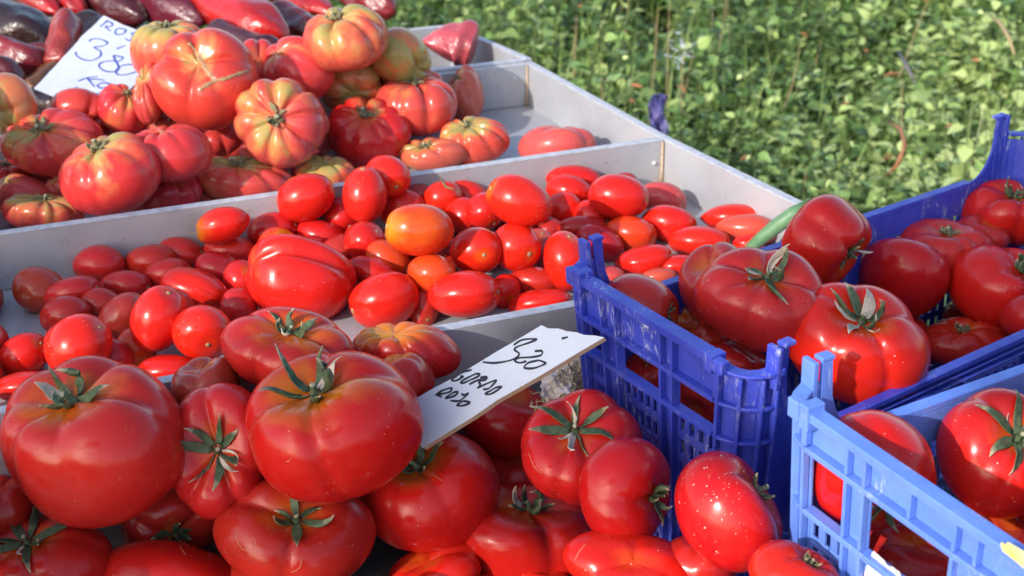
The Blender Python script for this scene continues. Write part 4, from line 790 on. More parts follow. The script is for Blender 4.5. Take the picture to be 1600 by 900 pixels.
# ---------------------------------------------------------------- tomatoes
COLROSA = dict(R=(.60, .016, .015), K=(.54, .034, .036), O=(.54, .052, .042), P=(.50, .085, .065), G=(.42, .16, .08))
COLR = dict(R=(.54, .009, .008), S=(.64, .013, .007), D=(.44, .017, .013), K=(.50, .013, .014), B=(.38, .035, .02), O=(.66, .045, .008), P=(.52, .06, .05), G=(.42, .13, .06))  # S is brightened for sunlit fruit, D darkened for shaded: light in the colour
def noise_dir(rg, n, fmax):
    return [(np.array([rg.gauss(0, 1) for _ in range(3)]) * fmax, rg.uniform(0, 6.28), rg.uniform(.4, 1)) for _ in range(n)]
class Shape:
    """outline of one fruit: theta from the stem, phi round it"""
    def __init__(s, kind, lobes, seed, deep=1):
        rg = random.Random(seed); s.kind = kind; s.g = []
        if kind == 'plum':
            s.flat = 1.0; s.dt = .0; s.dw = .2; s.egg = rg.uniform(-.10, .14); s.sq = rg.uniform(.84, .96); s.nz = noise_dir(rg, 4, 1.0); s.na = .034; s.tip = rg.choice((0, 0, .05, .09, .12)); s.sk = (rg.uniform(-.09, .09), rg.uniform(-.09, .09))
        else:
            rb = kind == 'rosa'
            s.flat = rg.uniform(.72, .82); s.dt = (.17 if rb else .24) * rg.uniform(.85, 1.3); s.dw = rg.uniform(.34, .48)
            s.egg = rg.uniform(-.03, .06); s.sq = .86; s.nz = noise_dir(rg, 5, 1.25); s.na = .070 if kind == 'beef' else .045; s.tip = 0; s.sk = (rg.uniform(-.16, .16), rg.uniform(-.16, .16))
            n = max(1, lobes); p0 = rg.uniform(0, 6.28)
            for k in range(n):
                ph = p0 + 2 * math.pi * (k + rg.uniform(-.25, .25)) / n
                s.g.append((ph, (rg.uniform(.11, .21) if rb else rg.choice((.05, .10, .17)) * rg.uniform(.8, 1.2)) * deep, (rg.uniform(.8, 1.2) if rb else rg.uniform(.8, 1.5)) / max(4.5, n) * 1.0, rg.uniform(.9, 1.7)))
    def __call__(s, th, ph):
        th, ph = np.broadcast_arrays(np.asarray(th, float), np.asarray(ph, float))
        st, ct = np.sin(th), np.cos(th)
        r = np.abs(st) ** s.sq; z = s.flat * np.sign(ct) * np.abs(ct) ** (.93 if s.kind != 'plum' else 1.0)
        r = r * (1 + s.egg * ct)
        gv = np.zeros_like(th)
        for (p, d, wd, ln) in s.g:
            dp = np.abs((ph - p + np.pi) % (2 * np.pi) - np.pi)
            e = np.exp(-(th / (1.0 * ln)) ** 2) + .25 * np.exp(-((np.pi - th) / .5) ** 2)
            x = np.exp(-np.abs(dp / wd) ** 1.35) * e
            r = r * (1 - d * x * 1.5); z = z - d * .9 * x * np.exp(-((th - .55) / .45) ** 2); gv = np.maximum(gv, x * min(1, d * 9))
        z = z - s.dt * np.exp(-(th / s.dw) ** 2) * (1 if s.kind != 'plum' else 0) - (.035 if s.kind != 'plum' else 0) * np.exp(-((np.pi - th) / .25) ** 2)
        if s.tip: z = z - s.tip * np.exp(-((np.pi - th) / .3) ** 2)
        if s.kind == 'plum': z = z - .05 * np.exp(-(th / .25) ** 2)
        dx, dy, dz = st * np.cos(ph), st * np.sin(ph), ct
        q = np.zeros_like(th)
        for (kv, a, am) in s.nz: q = q + am * np.sin(kv[0] * dx + kv[1] * dy + kv[2] * dz + a)
        k = 1 + s.na * q
        s.last = gv
        return np.stack([r * np.cos(ph) * k + s.sk[0] * z * np.abs(z), r * np.sin(ph) * k + s.sk[1] * z * np.abs(z), z * k], -1)
def rot_to(ax, spin):
    z = np.array(ax, float); z /= np.linalg.norm(z); x = np.cross([0.3, .1, 1] if abs(z[2]) < .9 else [1, 0, 0], z); x /= np.linalg.norm(x); y = np.cross(z, x)
    B = np.stack([x, y, z], 1); c, s = math.cos(spin), math.sin(spin)
    return B @ np.array([[c, -s, 0], [s, c, 0], [0, 0, 1]])
CF = np.array([[*R_], [*U_], [*(-F_)]]).T       # columns: right, up, back of the row frame
def fruit(name, kind, P, hx, hy, th, ax, lobes, seed, col, green, nu, nv, crease=None):
    """P centre, hx/hy half widths, th tilt of the wide axis, ax stem direction in the row frame"""
    sh = Shape('beef' if kind == 'lobe' else kind, lobes, seed, 1 if kind != 'lobe' else 1)
    spin = random.Random(seed * 3 + 1).uniform(0, 6.28)
    if kind == 'lobe':
        B0_ = rot_to(ax, spin); d = B0_.T @ np.array([.05, .72, .70]); pg = math.atan2(d[1], d[0])
        sh.g = [(pg, .20, .26, 9.), (pg + 2.5, .10, .3, 2), (pg - 2.1, .08, .3, 2)]; sh.flat = 1.05; sh.dt = .06
    if crease:
        d = rot_to(ax, spin).T @ np.array(crease[:3]); sh.g.append((math.atan2(d[1], d[0]), crease[3], crease[4], 3.2))
    tt = np.linspace(0, math.pi, nv + 1); pp = np.linspace(0, 2 * math.pi, nu, endpoint=False)
    TH, PH = np.meshgrid(tt[1:-1], pp, indexing='ij')
    body = sh(TH, PH); gv = sh.last.reshape(-1)
    v = np.concatenate([sh(np.array([1e-4]), np.array([0.])), body.reshape(-1, 3), sh(np.array([math.pi - 1e-4]), np.array([0.]))])
    gv = np.concatenate([[0], gv, [0]]); thv = np.concatenate([[0], TH.reshape(-1), [math.pi]])
    Rm = CF @ rot_to(ax, spin)
    c, s = math.cos(math.radians(th)), math.sin(math.radians(th))
    e1 = CF @ np.array([c, s, 0]); e2 = CF @ np.array([-s, c, 0]); e3 = CF[:, 2]; E = np.stack([e1, e2, e3], 1)
    w_ = v @ Rm.T; q = w_ @ E
    lo, hi = q.min(0), q.max(0); ce = (lo + hi) / 2; half = (hi - lo) / 2
    k = np.array([hx / half[0], hy / half[1], 0]); k[2] = (k[0] + k[1]) / 2
    A = E @ np.diag(k) @ E.T @ Rm; off = -(E @ (ce * k))
    f = lambda t_, p_: sh(t_, p_) @ A.T + off
    V = v @ A.T + off
    n = nu; faces = [(0, 1 + j, 1 + (j + 1) % n) for j in range(n)]
    for i in range(nv - 2):
        a = 1 + i * n; faces += [(a + j, a + n + j, a + n + (j + 1) % n, a + (j + 1) % n) for j in range(n)]
    L = 1 + (nv - 1) * n; a = L - n; faces += [(L, a + (j + 1) % n, a + j) for j in range(n)]
    me = bpy.data.meshes.new(name); me.from_pydata(V.tolist(), [], faces); me.update(); me.polygons.foreach_set('use_smooth', [True] * len(me.polygons))
    at1 = me.attributes.new('shoulder', 'FLOAT', 'POINT'); at1.data.foreach_set('value', np.exp(-(thv / (.85 if kind != 'plum' else .7)) ** 2).astype(np.float32))
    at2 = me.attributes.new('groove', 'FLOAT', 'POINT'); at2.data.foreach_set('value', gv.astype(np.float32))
    o = obj(name, me, M['rosa'] if kind == 'rosa' else M['skin'], loc=Vector(P))
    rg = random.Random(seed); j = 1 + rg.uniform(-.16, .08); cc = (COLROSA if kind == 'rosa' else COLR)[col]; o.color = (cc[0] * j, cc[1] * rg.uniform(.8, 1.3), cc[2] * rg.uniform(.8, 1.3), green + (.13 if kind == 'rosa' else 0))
    return o, f, (hx + hy) / 2
def nrm(f, t, p):
    e = .03; a = f(np.array([t + e]), np.array([p]))[0] - f(np.array([max(t - e, .002)]), np.array([p]))[0]
    b = f(np.array([t]), np.array([p + e]))[0] - f(np.array([t]), np.array([p - e]))[0]
    n_ = np.cross(a, b); n_ /= np.linalg.norm(n_) + 1e-12; return n_, a / (np.linalg.norm(a) + 1e-12)
def sepal_geo(f, R, p0, L, wd, up, curl, rg, t0=.05):
    """one sepal as a keeled, pointed, curling blade lying over the skin"""
    K = 9; rows = []; tip = []
    th = t0; p = p0; bend = rg.uniform(-.9, .9); lift = .012 * R; acc = Vector(); pos = None
    base, _ = nrm(f, .3, p0)
    prev = None; axis_n = nrm(f, .02, p0)[0]
    d_up = 0
    pts = []
    for i in range(K + 1):
        s_ = i / K; ang = up * min(1, s_ * 1.6) + curl * s_ ** 2
        if i == 0:
            c = Vector(f(np.array([th]), np.array([p]))[0]); n0, tr = nrm(f, th, p); c += Vector(n0) * lift; pos = c
        else:
            n0, tr = nrm(f, min(th, 2.6), p)
            side = np.cross(n0, tr); d = tr * math.cos(ang) + n0 * math.sin(ang) + side * bend * s_ * .6
            d /= np.linalg.norm(d); pos = pos + Vector(d) * (L / K)
            th += (L / K) / R * max(.15, math.cos(ang)) * .95; p += bend * s_ * .12
            surf = Vector(f(np.array([min(th, 2.6)]), np.array([p]))[0]); h = (pos - surf).dot(Vector(n0))
            if h < .008 * R: pos = pos + Vector(n0) * (.010 * R - h)
        n1, tr1 = nrm(f, min(th, 2.6), p); pts.append((pos.copy(), Vector(n1), Vector(tr1), s_))
    V = []; F = []; T_ = []
    tw = rg.uniform(-1.5, 1.5)
    for i, (c, n_, t_, s_) in enumerate(pts):
        d = (pts[min(i + 1, K)][0] - pts[max(i - 1, 0)][0]).normalized()
        sd = n_.cross(d).normalized(); up_ = d.cross(sd).normalized()
        sd2 = sd * math.cos(tw * s_) + up_ * math.sin(tw * s_); up2 = d.cross(sd2).normalized()
        wv = wd * (.8 + 1.7 * s_ * (1 - s_) * 1.3) * (1 - s_ ** 3) + .0002
        ed = rg.uniform(.85, 1.15)
        V += [c + sd2 * wv * ed + up2 * wv * .45, c - up2 * wv * .22, c - sd2 * wv / ed + up2 * wv * .45]; T_ += [s_] * 3
    for i in range(K):
        a = 3 * i; F += [(a, a+1, a+4, a+3), (a+1, a+2, a+5, a+4)]
    return V, F, T_
def add_blade(name, V, F, T_, mat, par, th=.0007):
    me = mesh(name, V, F, True); a = me.attributes.new('tip', 'FLOAT', 'POINT'); a.data.foreach_set('value', T_)
    o = obj(name, me, mat, par); m = o.modifiers.new('thickness', 'SOLIDIFY'); m.thickness = th; m.offset = 0; return o
CAL = dict(S=(7, .80, .060, .08, .8, 1), U=(6, .68, .062, .42, .9, 1), u=(6, .50, .052, .65, 1.1, 1), s=(6, .50, .052, .12, .9, 1), d=(6, .30, .045, .55, 1.4, 0), D=(6, .34, .05, .9, 1.9, 0))
def calyx(o, f, R, typ, seed, big):
    rg = random.Random(seed * 11 + 5)
    n, L, wd, up, curl, green = CAL[typ]; mat = M['sepal'] if green else M['dry_sepal']
    c0 = Vector(f(np.array([.001]), np.array([0.]))[0]); ax = Vector(nrm(f, .02, 0.)[0]); 
    a2 = Vector(f(np.array([.001]), np.array([0.]))[0]); far = Vector(f(np.array([3.1]), np.array([0.]))[0]); ax = (a2 - far).normalized()
    mb = MB(); tilt = Vector([rg.uniform(-.4, .4) for _ in range(3)]); r = R * (.040 if green else .052)
    top = c0 + ax * R * (.17 if green else .2) + tilt * R * .12
    mb.tube([c0 - ax * R * .03, c0 + ax * R * .025, c0 + ax * R * .10 + tilt * R * .04, top], [r * 2.4, r * 1.5, r * .85, r * .95], 8)
    st = mb.build('calyx', mat, o, smooth=True)
    m2 = MB(); d = (top - (c0 + ax * R * .10)).normalized(); m2.tube([top - d * .0002, top + d * .0006], [r * .95, r * .8], 8); m2.build('cut_end', M['cut'], st)
    off = rg.uniform(0, 6.28); allV, allF, allT = [], [], []
    for k in range(n):
        u_ = up + rg.uniform(-.25, .35); 
        if typ in 'Uu' and k % 2: u_ *= 1.7
        l = L * R * rg.uniform(.55, 1.15)
        V, F, T_ = sepal_geo(f, R, off + 2 * math.pi * (k + rg.uniform(-.2, .2)) / n, l, wd * R * rg.uniform(.8, 1.15), u_, curl * rg.uniform(-.9, 1.5), rg)
        if big: add_blade('sepal', V, F, T_, mat if rg.random() > .06 or not green else M['pale_sepal'], st)
        else: b = len(allV); allV += V; allF += [tuple(q + b for q in ff) for ff in F]; allT += T_
    if not big: add_blade('sepals', allV, allF, allT, mat, st)
    if typ in 'SU':     # a shrivelled papery flower rest
        V, F, T_ = sepal_geo(f, R, off + rg.uniform(0, 6.28), .5 * R, .028 * R, .1, .6, rg); add_blade('dried_petal', V, F, T_, M['pale_sepal'], st, .0004)
        V, F, T_ = sepal_geo(f, R, off + rg.uniform(0, 6.28), .42 * R, .018 * R, .05, .9, rg); add_blade('dried_petal', V, F, T_, M['pale_sepal'], st, .0004)
    return st
def ribbon_on(o, pix, wpx, name, mat, par, thick=.0012, jit=.3, seed=1):
    """flat band lying on the surface of o along a traced line"""
    rg = random.Random(seed); me = o.data; vs = [o.matrix_world @ v.co if False else v.co + o.location for v in me.vertices]
    bv = BVHTree.FromPolygons(vs, [tuple(p.vertices) for p in me.polygons])
    P = []
    for i in range(len(pix) - 1):
        for k in range(5): t = k / 5; P.append((pix[i][0] * (1 - t) + pix[i+1][0] * t, pix[i][1] * (1 - t) + pix[i+1][1] * t))
    P.append(pix[-1]); pts = []
    for (x, y) in P:
        x += rg.uniform(-jit, jit) * 2; y += rg.uniform(-jit, jit) * 2
        h = bv.ray_cast(CAM, ray(x, y).normalized())
        if h[0]: pts.append((h[0], h[1], (h[0] - CAM).length))
    mb = MB(); n = len(pts)
    for i, (c, nn, dist) in enumerate(pts):
        d = (pts[min(i+1, n-1)][0] - pts[max(i-1, 0)][0]).normalized(); sd = nn.cross(d).normalized(); w2 = wpx * dist / FPX * rg.uniform(.7, 1.25) * (.35 if i in (0, n - 1) else 1)
        for (a, b) in ((-1, -.0006), (-.55, thick), (.55, thick), (1, -.0006)): mb.v.append(c + sd * w2 * a + nn * b - o.location)
        if i: k = 4 * i; mb.f += [(k-4, k-3, k+1, k), (k-3, k-2, k+2, k+1), (k-2, k-1, k+3, k+2)]
    return mb.build(name, mat, par, smooth=True)
GRP = {'beef': 'beef tomatoes heaped in the front compartment', 'plum': 'plum tomatoes heaped in the middle compartment', 'rosa': 'ribbed pink tomatoes heaped in the far compartment',
       'dark': 'tomatoes in the dark blue crate', 'light': 'tomatoes in the light blue crate'}
NAME = {'beef': 'beef_tomato', 'plum': 'plum_tomato', 'rosa': 'ribbed_tomato', 'lobe': 'beef_tomato'}
made = {}
for (id_, g_, kind, P, hx, hy, th, ax, col, green, cal, lob, label) in TOMATOES:
    seed = SEEDS.get(id_, sum(ord(ch) * (k + 3) for k, ch in enumerate(id_)))
    Rpx = max(hx, hy) / ((Vector(P) - CAM).dot(F_)) * FPX
    nu, nv = (96, 60) if Rpx > 90 else (72, 44) if Rpx > 55 else (44, 28)
    if kind in ('rosa',) and nu < 96: nu, nv = 88, 44
    o, f, R = fruit(NAME[kind], kind, P, hx, hy, th, ax, lob, seed, col, green, nu, nv, CREASE.get(id_)); made[id_] = (o, f, R)
    tag(o, label, 'tomato', GRP[g_])
    if cal in CAL: calyx(o, f, R, cal, CALSEED.get(id_, seed), Rpx > 60 and kind != 'plum')
    elif cal == 'c' or kind == 'plum':
        mb = MB(); c0 = Vector(f(np.array([.001]), np.array([0.]))[0]); far = Vector(f(np.array([3.1]), np.array([0.]))[0]); a_ = (c0 - far).normalized(); k_ = .75 if cal == '-' else 1
        mb.tube([c0 - a_ * .001, c0 + a_ * .0004, c0 + a_ * .0012], [R * .13 * k_, R * .11 * k_, R * .04], 9); mb.build('stem_scar', M['cork'], o, smooth=True)
FILL_LABEL = {'beef': 'shaded tomato deep at the bottom of the front heap, mostly hidden', 'plum': 'plum tomato at the bottom of the heap, mostly hidden by the ones above',
              'rosa': 'tomato deep inside the far ribbed heap, mostly hidden', 'dark': 'tomato at the bottom of the dark blue crate, mostly hidden', 'light': 'tomato at the bottom of the light blue crate, mostly hidden'}
protos = {}
for i, (g_, P, r) in enumerate(FILLERS):
    kind = {'plum': 'plum', 'rosa': 'rosa'}.get(g_, 'beef'); key = (kind, i % 3)
    if key not in protos:
        o, f, R = fruit(NAME[kind], kind, (0, 0, 0), .038 if kind != 'plum' else .044, .0327, rnd.uniform(-40, 40), (rnd.uniform(-.6, .6), rnd.uniform(.1, .8), .4) if kind != 'plum' else (1, .1, .1), 6, 900 + i, 'D' if kind != 'rosa' else 'P', .05 if kind != 'rosa' else .3, 36, 22)
        protos[key] = o; first = True
    else:
        o = protos[key].copy(); COL.objects.link(o)
    o.location = P; o.scale = (r / .038,) * 3; o.rotation_euler = (rnd.uniform(-.4, .4), rnd.uniform(-.4, .4), rnd.uniform(0, 6.28) if kind != 'plum' else rnd.uniform(-1, 1))
    tag(o, FILL_LABEL[g_], 'tomato', 'hidden ' + GRP[g_])
# corky cracks on the large red ribbed one, nicks on others
o = made['s8'][0]
ribbon_on(o, [(295, 66), (303, 76), (312, 92), (322, 108), (333, 123)], 3.4, 'corky_crack', M['cork'], o, seed=2)
ribbon_on(o, [(312, 142), (322, 133), (334, 127), (350, 123), (366, 118), (390, 110)], 3.2, 'corky_crack', M['cork'], o, seed=3)
def flecks(o, n, cx, cy, sx, sy, name, mat, seed):
    rg = random.Random(seed); vs = [v.co + o.location for v in o.data.vertices]; bv = BVHTree.FromPolygons(vs, [tuple(p.vertices) for p in o.data.polygons]); mb = MB()
    for _ in range(n):
        h = bv.ray_cast(CAM, ray(cx + rg.gauss(0, sx), cy + rg.gauss(0, sy)).normalized())
        if not h[0]: continue
        nn = h[1]; a = nn.orthogonal().normalized(); b = nn.cross(a); r = rg.uniform(.00012, .0005) * rg.choice((.7, 1, 1, 1.6)); c = h[0] - o.location; k = len(mb.v); e = rg.uniform(.5, 1)
        for j in range(5): q = j * 1.2566; mb.v.append(c + a * r * math.cos(q) + b * r * e * math.sin(q) + nn * .0001)
        mb.v.append(c + nn * .0004); mb.f += [(k + j, k + (j + 1) % 5, k + 5) for j in range(5)]
    x = mb.build(name, mat, o); x['kind'] = 'stuff'; return x
M['chalk'] = simple('chalky residue', (.72, .55, .50), (.60, .42, .38), 200, .9)
flecks(made['b12'][0], 130, 1130, 760, 44, 52, 'chalk_specks', M['chalk'], 4)
for (i_, n, x, y, sx, sy) in (('b3', 16, 560, 650, 70, 60), ('b8', 9, 680, 760, 60, 50), ('b11', 6, 970, 740, 40, 50), ('c5', 9, 1340, 560, 60, 40), ('c1', 10, 1170, 480, 60, 40), ('d2', 8, 1550, 730, 50, 50), ('b1', 9, 170, 690, 70, 60), ('b7', 8, 440, 830, 60, 40), ('c4', 7, 1285, 360, 30, 40), ('b14', 8, 1000, 880, 50, 20), ('b4', 8, 420, 540, 50, 40)):
    flecks(made[i_][0], n, x, y, sx, sy, 'dust_specks', M['chalk'], int(x))
def hair_scar(id_, pix, seed): ribbon_on(made[id_][0], pix, .8, 'healed_scratch', M['pale_scar'], made[id_][0], .0003, .2, seed)
M['pale_scar'] = simple('healed scratch', (.60, .22, .12), (.52, .16, .10), 300, .7)
hair_scar('b7', [(372, 822), (368, 840), (378, 858), (392, 862), (400, 850), (396, 838)], 1); hair_scar('b7', [(473, 872), (468, 888), (455, 895)], 2)
hair_scar('b3', [(456, 714), (452, 720), (446, 722)], 3); hair_scar('b8', [(677, 742), (688, 749), (692, 752)], 4); hair_scar('b18', [(282, 852), (286, 862), (290, 866)], 5)
hair_scar('b14', [(915, 850), (905, 862), (898, 875)], 6); hair_scar('b10', [(826, 708), (835, 730), (846, 740)], 7)

# ---------------------------------------------------------------- long peppers
def pepper(label, pts, rad, col, name='red_pepper', seed=1, wr=.075, tip=True, grp='dark red peppers in the back left tray'):
    rg = random.Random(seed); k = 22; n = 26; P = [Vector(p) for p in pts]
    def cat(t):
        x = t * (len(P) - 1); i = min(int(x), len(P) - 2); u = x - i
        p0, p1, p2, p3 = P[max(i-1, 0)], P[i], P[i+1], P[min(i+2, len(P)-1)]
        return .5 * ((2 * p1) + (p2 - p0) * u + (2*p0 - 5*p1 + 4*p2 - p3) * u*u + (3*p1 - p0 - 3*p2 + p3) * u**3)
    ph = [rg.uniform(0, 6.28) for _ in range(6)]; V = []; F = []
    a = None; c0 = cat(.5)
    for i in range(n + 1):
        t = i / n; c = cat(t); d = (cat(min(1, t + .01)) - cat(max(0, t - .01))).normalized()
        if a is None: a = d.orthogonal().normalized()
        a = (a - d * a.dot(d)).normalized(); b = d.cross(a)
        pr = min(1, (t / .13) ** .5) * (min(1, ((1 - t) / .35) ** .6) if tip else min(1, ((1 - t) / .14) ** .5)); pr = max(pr, .03)
        for j in range(k):
            q = 2 * math.pi * j / k
            w_ = 1 + wr * (math.sin(3 * q + ph[0] + 2 * t) + .7 * math.sin(5 * q + ph[1] - 7 * t) + .6 * math.sin(9 * t + 2 * q + ph[2]) + .5 * math.sin(21 * t + 3 * q + ph[3]))
            V.append(c + (a * math.cos(q) + b * math.sin(q)) * rad * pr * w_ - c0)
    for i in range(n):
        for j in range(k): u = i * k; F.append((u + j, u + (j+1) % k, u + k + (j+1) % k, u + k + j))
    F += [tuple(range(k - 1, -1, -1)), tuple(range(n * k, n * k + k))]
    o = obj(name, mesh(name, V, F, True), M['pepper'], loc=c0); o.color = (*col, 1); m = o.modifiers.new('smooth', 'SUBSURF'); m.levels = m.render_levels = 1
    return tag(o, label, 'pepper', grp)
BK, DR, BR = (.016, .007, .006), (.11, .006, .007), (.50, .010, .008)
def ps(*a): return [atd(x, y, s) for (x, y, s) in a]
pepper('blackish brown long pepper at the left border, thickest of the heap', ps((-70, 20, 2.14), (-10, 34, 2.12), (50, 55, 2.10), (98, 82, 2.09)), .040, BK, seed=1)
pepper('red pepper with a violet sheen along the top edge of the blackish one', ps((10, -30, 2.28), (50, -5, 2.24), (92, 22, 2.2)), .020, BR, seed=2)
pepper('blunt tipped red and brown pepper standing up left of the price card', ps((92, 110, 1.99), (98, 70, 2.01), (107, 26, 2.06)), .024, (.30, .03, .02), seed=3, tip=False)
pepper('brown green pepper end lying under the blunt tipped red one', ps((40, 150, 1.93), (72, 122, 1.97), (112, 88, 2.04)), .019, (.16, .07, .025), seed=4)
pepper('deep red pepper with a pale glint below the blackish one', ps((-40, 78, 2.0), (10, 82, 2.0), (50, 98, 1.99), (80, 116, 2.02)), .024, (.20, .010, .014), seed=5)
pepper('dark red pepper low at the left border above the pale green tomato', ps((-40, 104, 1.93), (0, 112, 1.93), (40, 130, 1.94)), .022, DR, seed=6)
pepper('wrinkled bright red pepper tip at the top edge, right of the blackish one', ps((90, -20, 2.26), (112, 4, 2.24), (132, 20, 2.22)), .022, BR, seed=7, wr=.10)
pepper('dark red pepper along the top edge above the price card', ps((120, -8, 2.30), (170, 8, 2.26), (225, 30, 2.2)), .034, (.075, .008, .012), seed=8)
pepper('violet red pepper behind the light green stem', ps((200, -22, 2.28), (250, 4, 2.24), (318, 36, 2.18)), .036, (.12, .008, .022), seed=9)
pepper('bright sunlit red pepper near the top left with a dark end', ps((285, -28, 2.3), (345, 8, 2.2), (405, 40, 2.12), (452, 62, 2.10)), .040, BR, seed=10)
pepper('dark wine red pepper behind the cracked tomato', ps((330, 50, 2.12), (400, 78, 2.06), (450, 88, 2.04)), .028, (.05, .008, .012), seed=11)
pepper('red pepper end at the top edge left of the tallest stem', ps((430, -14, 2.4), (475, 5, 2.34), (520, 24, 2.28)), .026, BR, seed=12)
pepper('shaded pepper under the red one at the top edge', ps((430, 22, 2.26), (470, 44, 2.2), (505, 60, 2.16)), .028, DR, seed=13)
pepper('crinkled dark red pepper right of the top tomato, reaching the weeds', ps((540, -25, 2.45), (580, -2, 2.40), (615, 20, 2.36)), .034, (.24, .015, .022), seed=14, wr=.12)
pepper('small dark pepper in the shadow beside the price card', ps((120, 40, 2.16), (165, 62, 2.12), (220, 60, 2.12)), .030, BK, seed=15)
pepper('dark pepper in the shadow below the price card corner', ps((30, 160, 1.9), (80, 168, 1.88), (140, 172, 1.86)), .026, BK, seed=16)
rg = random.Random(21)
for i in range(16):       # the rest of the heap, hidden below
    b = P1.lerp(PL, rg.uniform(.08, .75)) + dE * rg.uniform(.10, .5); a = rg.uniform(0, 3.1); d = Vector((math.cos(a), math.sin(a), 0)) * rg.uniform(.05, .08)
    b.z = FLOOR + .03 + rg.choice((0, .035))
    pepper('dark red pepper deep in the heap, mostly hidden by the others', [b - d, b + Vector((0, 0, .008)), b + d], rg.uniform(.022, .028), DR, seed=40 + i, grp='hidden peppers at the bottom of the heap')
# wrinkled pink pepper alone in the small tray
pk = pepper('wrinkled pink red pepper alone in the small rear tray', [atd(690, 88, 2.10), atd(700, 76, 2.10), atd(728, 73, 2.10), atd(744, 76, 2.10)], .036, (.52, .075, .09), seed=31, wr=.09, tip=False)
pk['group'] = 'peppers lying single'

# ---------------------------------------------------------------- price cards
def card(name, corners, label, pen, strokes, width, thick, flutes, cat='price card'):
    c = [Vector(p) for p in corners]; o0 = sum(c, Vector()) / len(c)
    n = (c[1] - c[0]).cross(c[2] - c[0]).normalized()
    if n.dot(CAM - o0) < 0: n = -n
    n0 = n; d0 = c[0].dot(n)
    # edge points with slight fraying
    rg = random.Random(len(strokes)); ring = []
    for i in range(len(c)):
        a, b = c[i], c[(i+1) % len(c)]; m_ = 7
        for k in range(m_): p = a.lerp(b, k / m_); ring.append(p + ((o0 - p).normalized() * rg.uniform(0, .0020) if k else Vector()))
    mb = MB(); k = len(ring); bend = lambda p: Vector()
    mb.v = [p - o0 for p in ring] + [p - n * .0006 - o0 for p in ring]
    mb.f = [tuple(range(k)), tuple(range(2 * k - 1, k - 1, -1))] + [(i, (i+1) % k, k + (i+1) % k, k + i) for i in range(k)]
    mat = M['card']
    if flutes:          # faint flute lines of corrugated board along the long edge
        n_ = N('corrugated white card'); v_ = n_.coord(); pd = n.cross((c[2] - c[1]).normalized()).normalized()
        dt = n_.n('VectorMath', operation='DOT_PRODUCT'); n_.l(v_, dt.inputs[0]); dt.inputs[1].default_value = tuple(pd)
        sn = n_.math('SINE', n_.math('MULTIPLY', dt.outputs['Value'], 1700.)); k_ = n_.rng(sn, -1, 1, 0, .25)
        cc = n_.mix(k_, (.54, .57, .64), (.49, .52, .60)); cc = n_.mix(n_.rng(n_.noise(25, 5, .7, v_), .55, .8, 0, .4), cc, (.40, .40, .42))
        n_.set(Base_Color=cc, Roughness=.7); n_.bump(sn, .08, .0004); mat = n_.m
    o = mb.build(name, mat, None); o.location = o0; tag(o, label, cat)
    if flutes:
        m3 = MB(); inn = [o0 + (p - o0) * .995 - n * .0009 for p in ring]
        m3.v = [p - o0 for p in inn] + [p - n * thick - o0 for p in inn]; m3.f = [tuple(range(k)), tuple(range(2 * k - 1, k - 1, -1))] + [(i, (i+1) % k, k + (i+1) % k, k + i) for i in range(k)]
        m3.build('corrugated_backing', M['card_edge'], o)
    for st in strokes:
        P = []
        for i in range(len(st) - 1):
            p0, p1, p2, p3 = [Vector(st[max(0, min(len(st) - 1, j))]) for j in (i-1, i, i+1, i+2)]
            for q in range(6):
                u = q / 6; P.append(.5 * ((2*p1) + (p2-p0)*u + (2*p0-5*p1+4*p2-p3)*u*u + (3*p1-p0-3*p2+p3)*u**3))
        P.append(Vector(st[-1])); W_ = []
        for p in P: r = ray(p.x, p.y); t = (d0 - CAM.dot(n)) / r.dot(n); W_.append((CAM + r * t + n * .0002, t))
        m4 = MB(); L = len(W_)
        for i, (c_, t) in enumerate(W_):
            d = (W_[min(i+1, L-1)][0] - W_[max(i-1, 0)][0]).normalized(); sd = n.cross(d); hw = width * t / FPX * (.9 + .15 * math.sin(i * .5)) 
            for s_ in (-1, 1): m4.v.append(c_ + sd * hw * s_ - o0)
            if i: q = 2 * i; m4.f.append((q-2, q-1, q+1, q))
        m4.build('pen_stroke', pen, o)
    return o
def z8(*p): return [(640 + x / 3, 460 + y / 3) for x, y in p]
def z9(*p): return [(800 + x / 9, 540 + y / 9) for x, y in p]
def z6(*p): return [(x / 6.667, y / 6.667) for x, y in p]
def z3(*p): return [(x / 3.75, 130 + y / 3.75) for x, y in p]
def z10(*p): return [(660 + x / 10, 560 + y / 10) for x, y in p]
def z4(*p): return [(640 + x / 4.09, 490 + y / 4.09) for x, y in p]
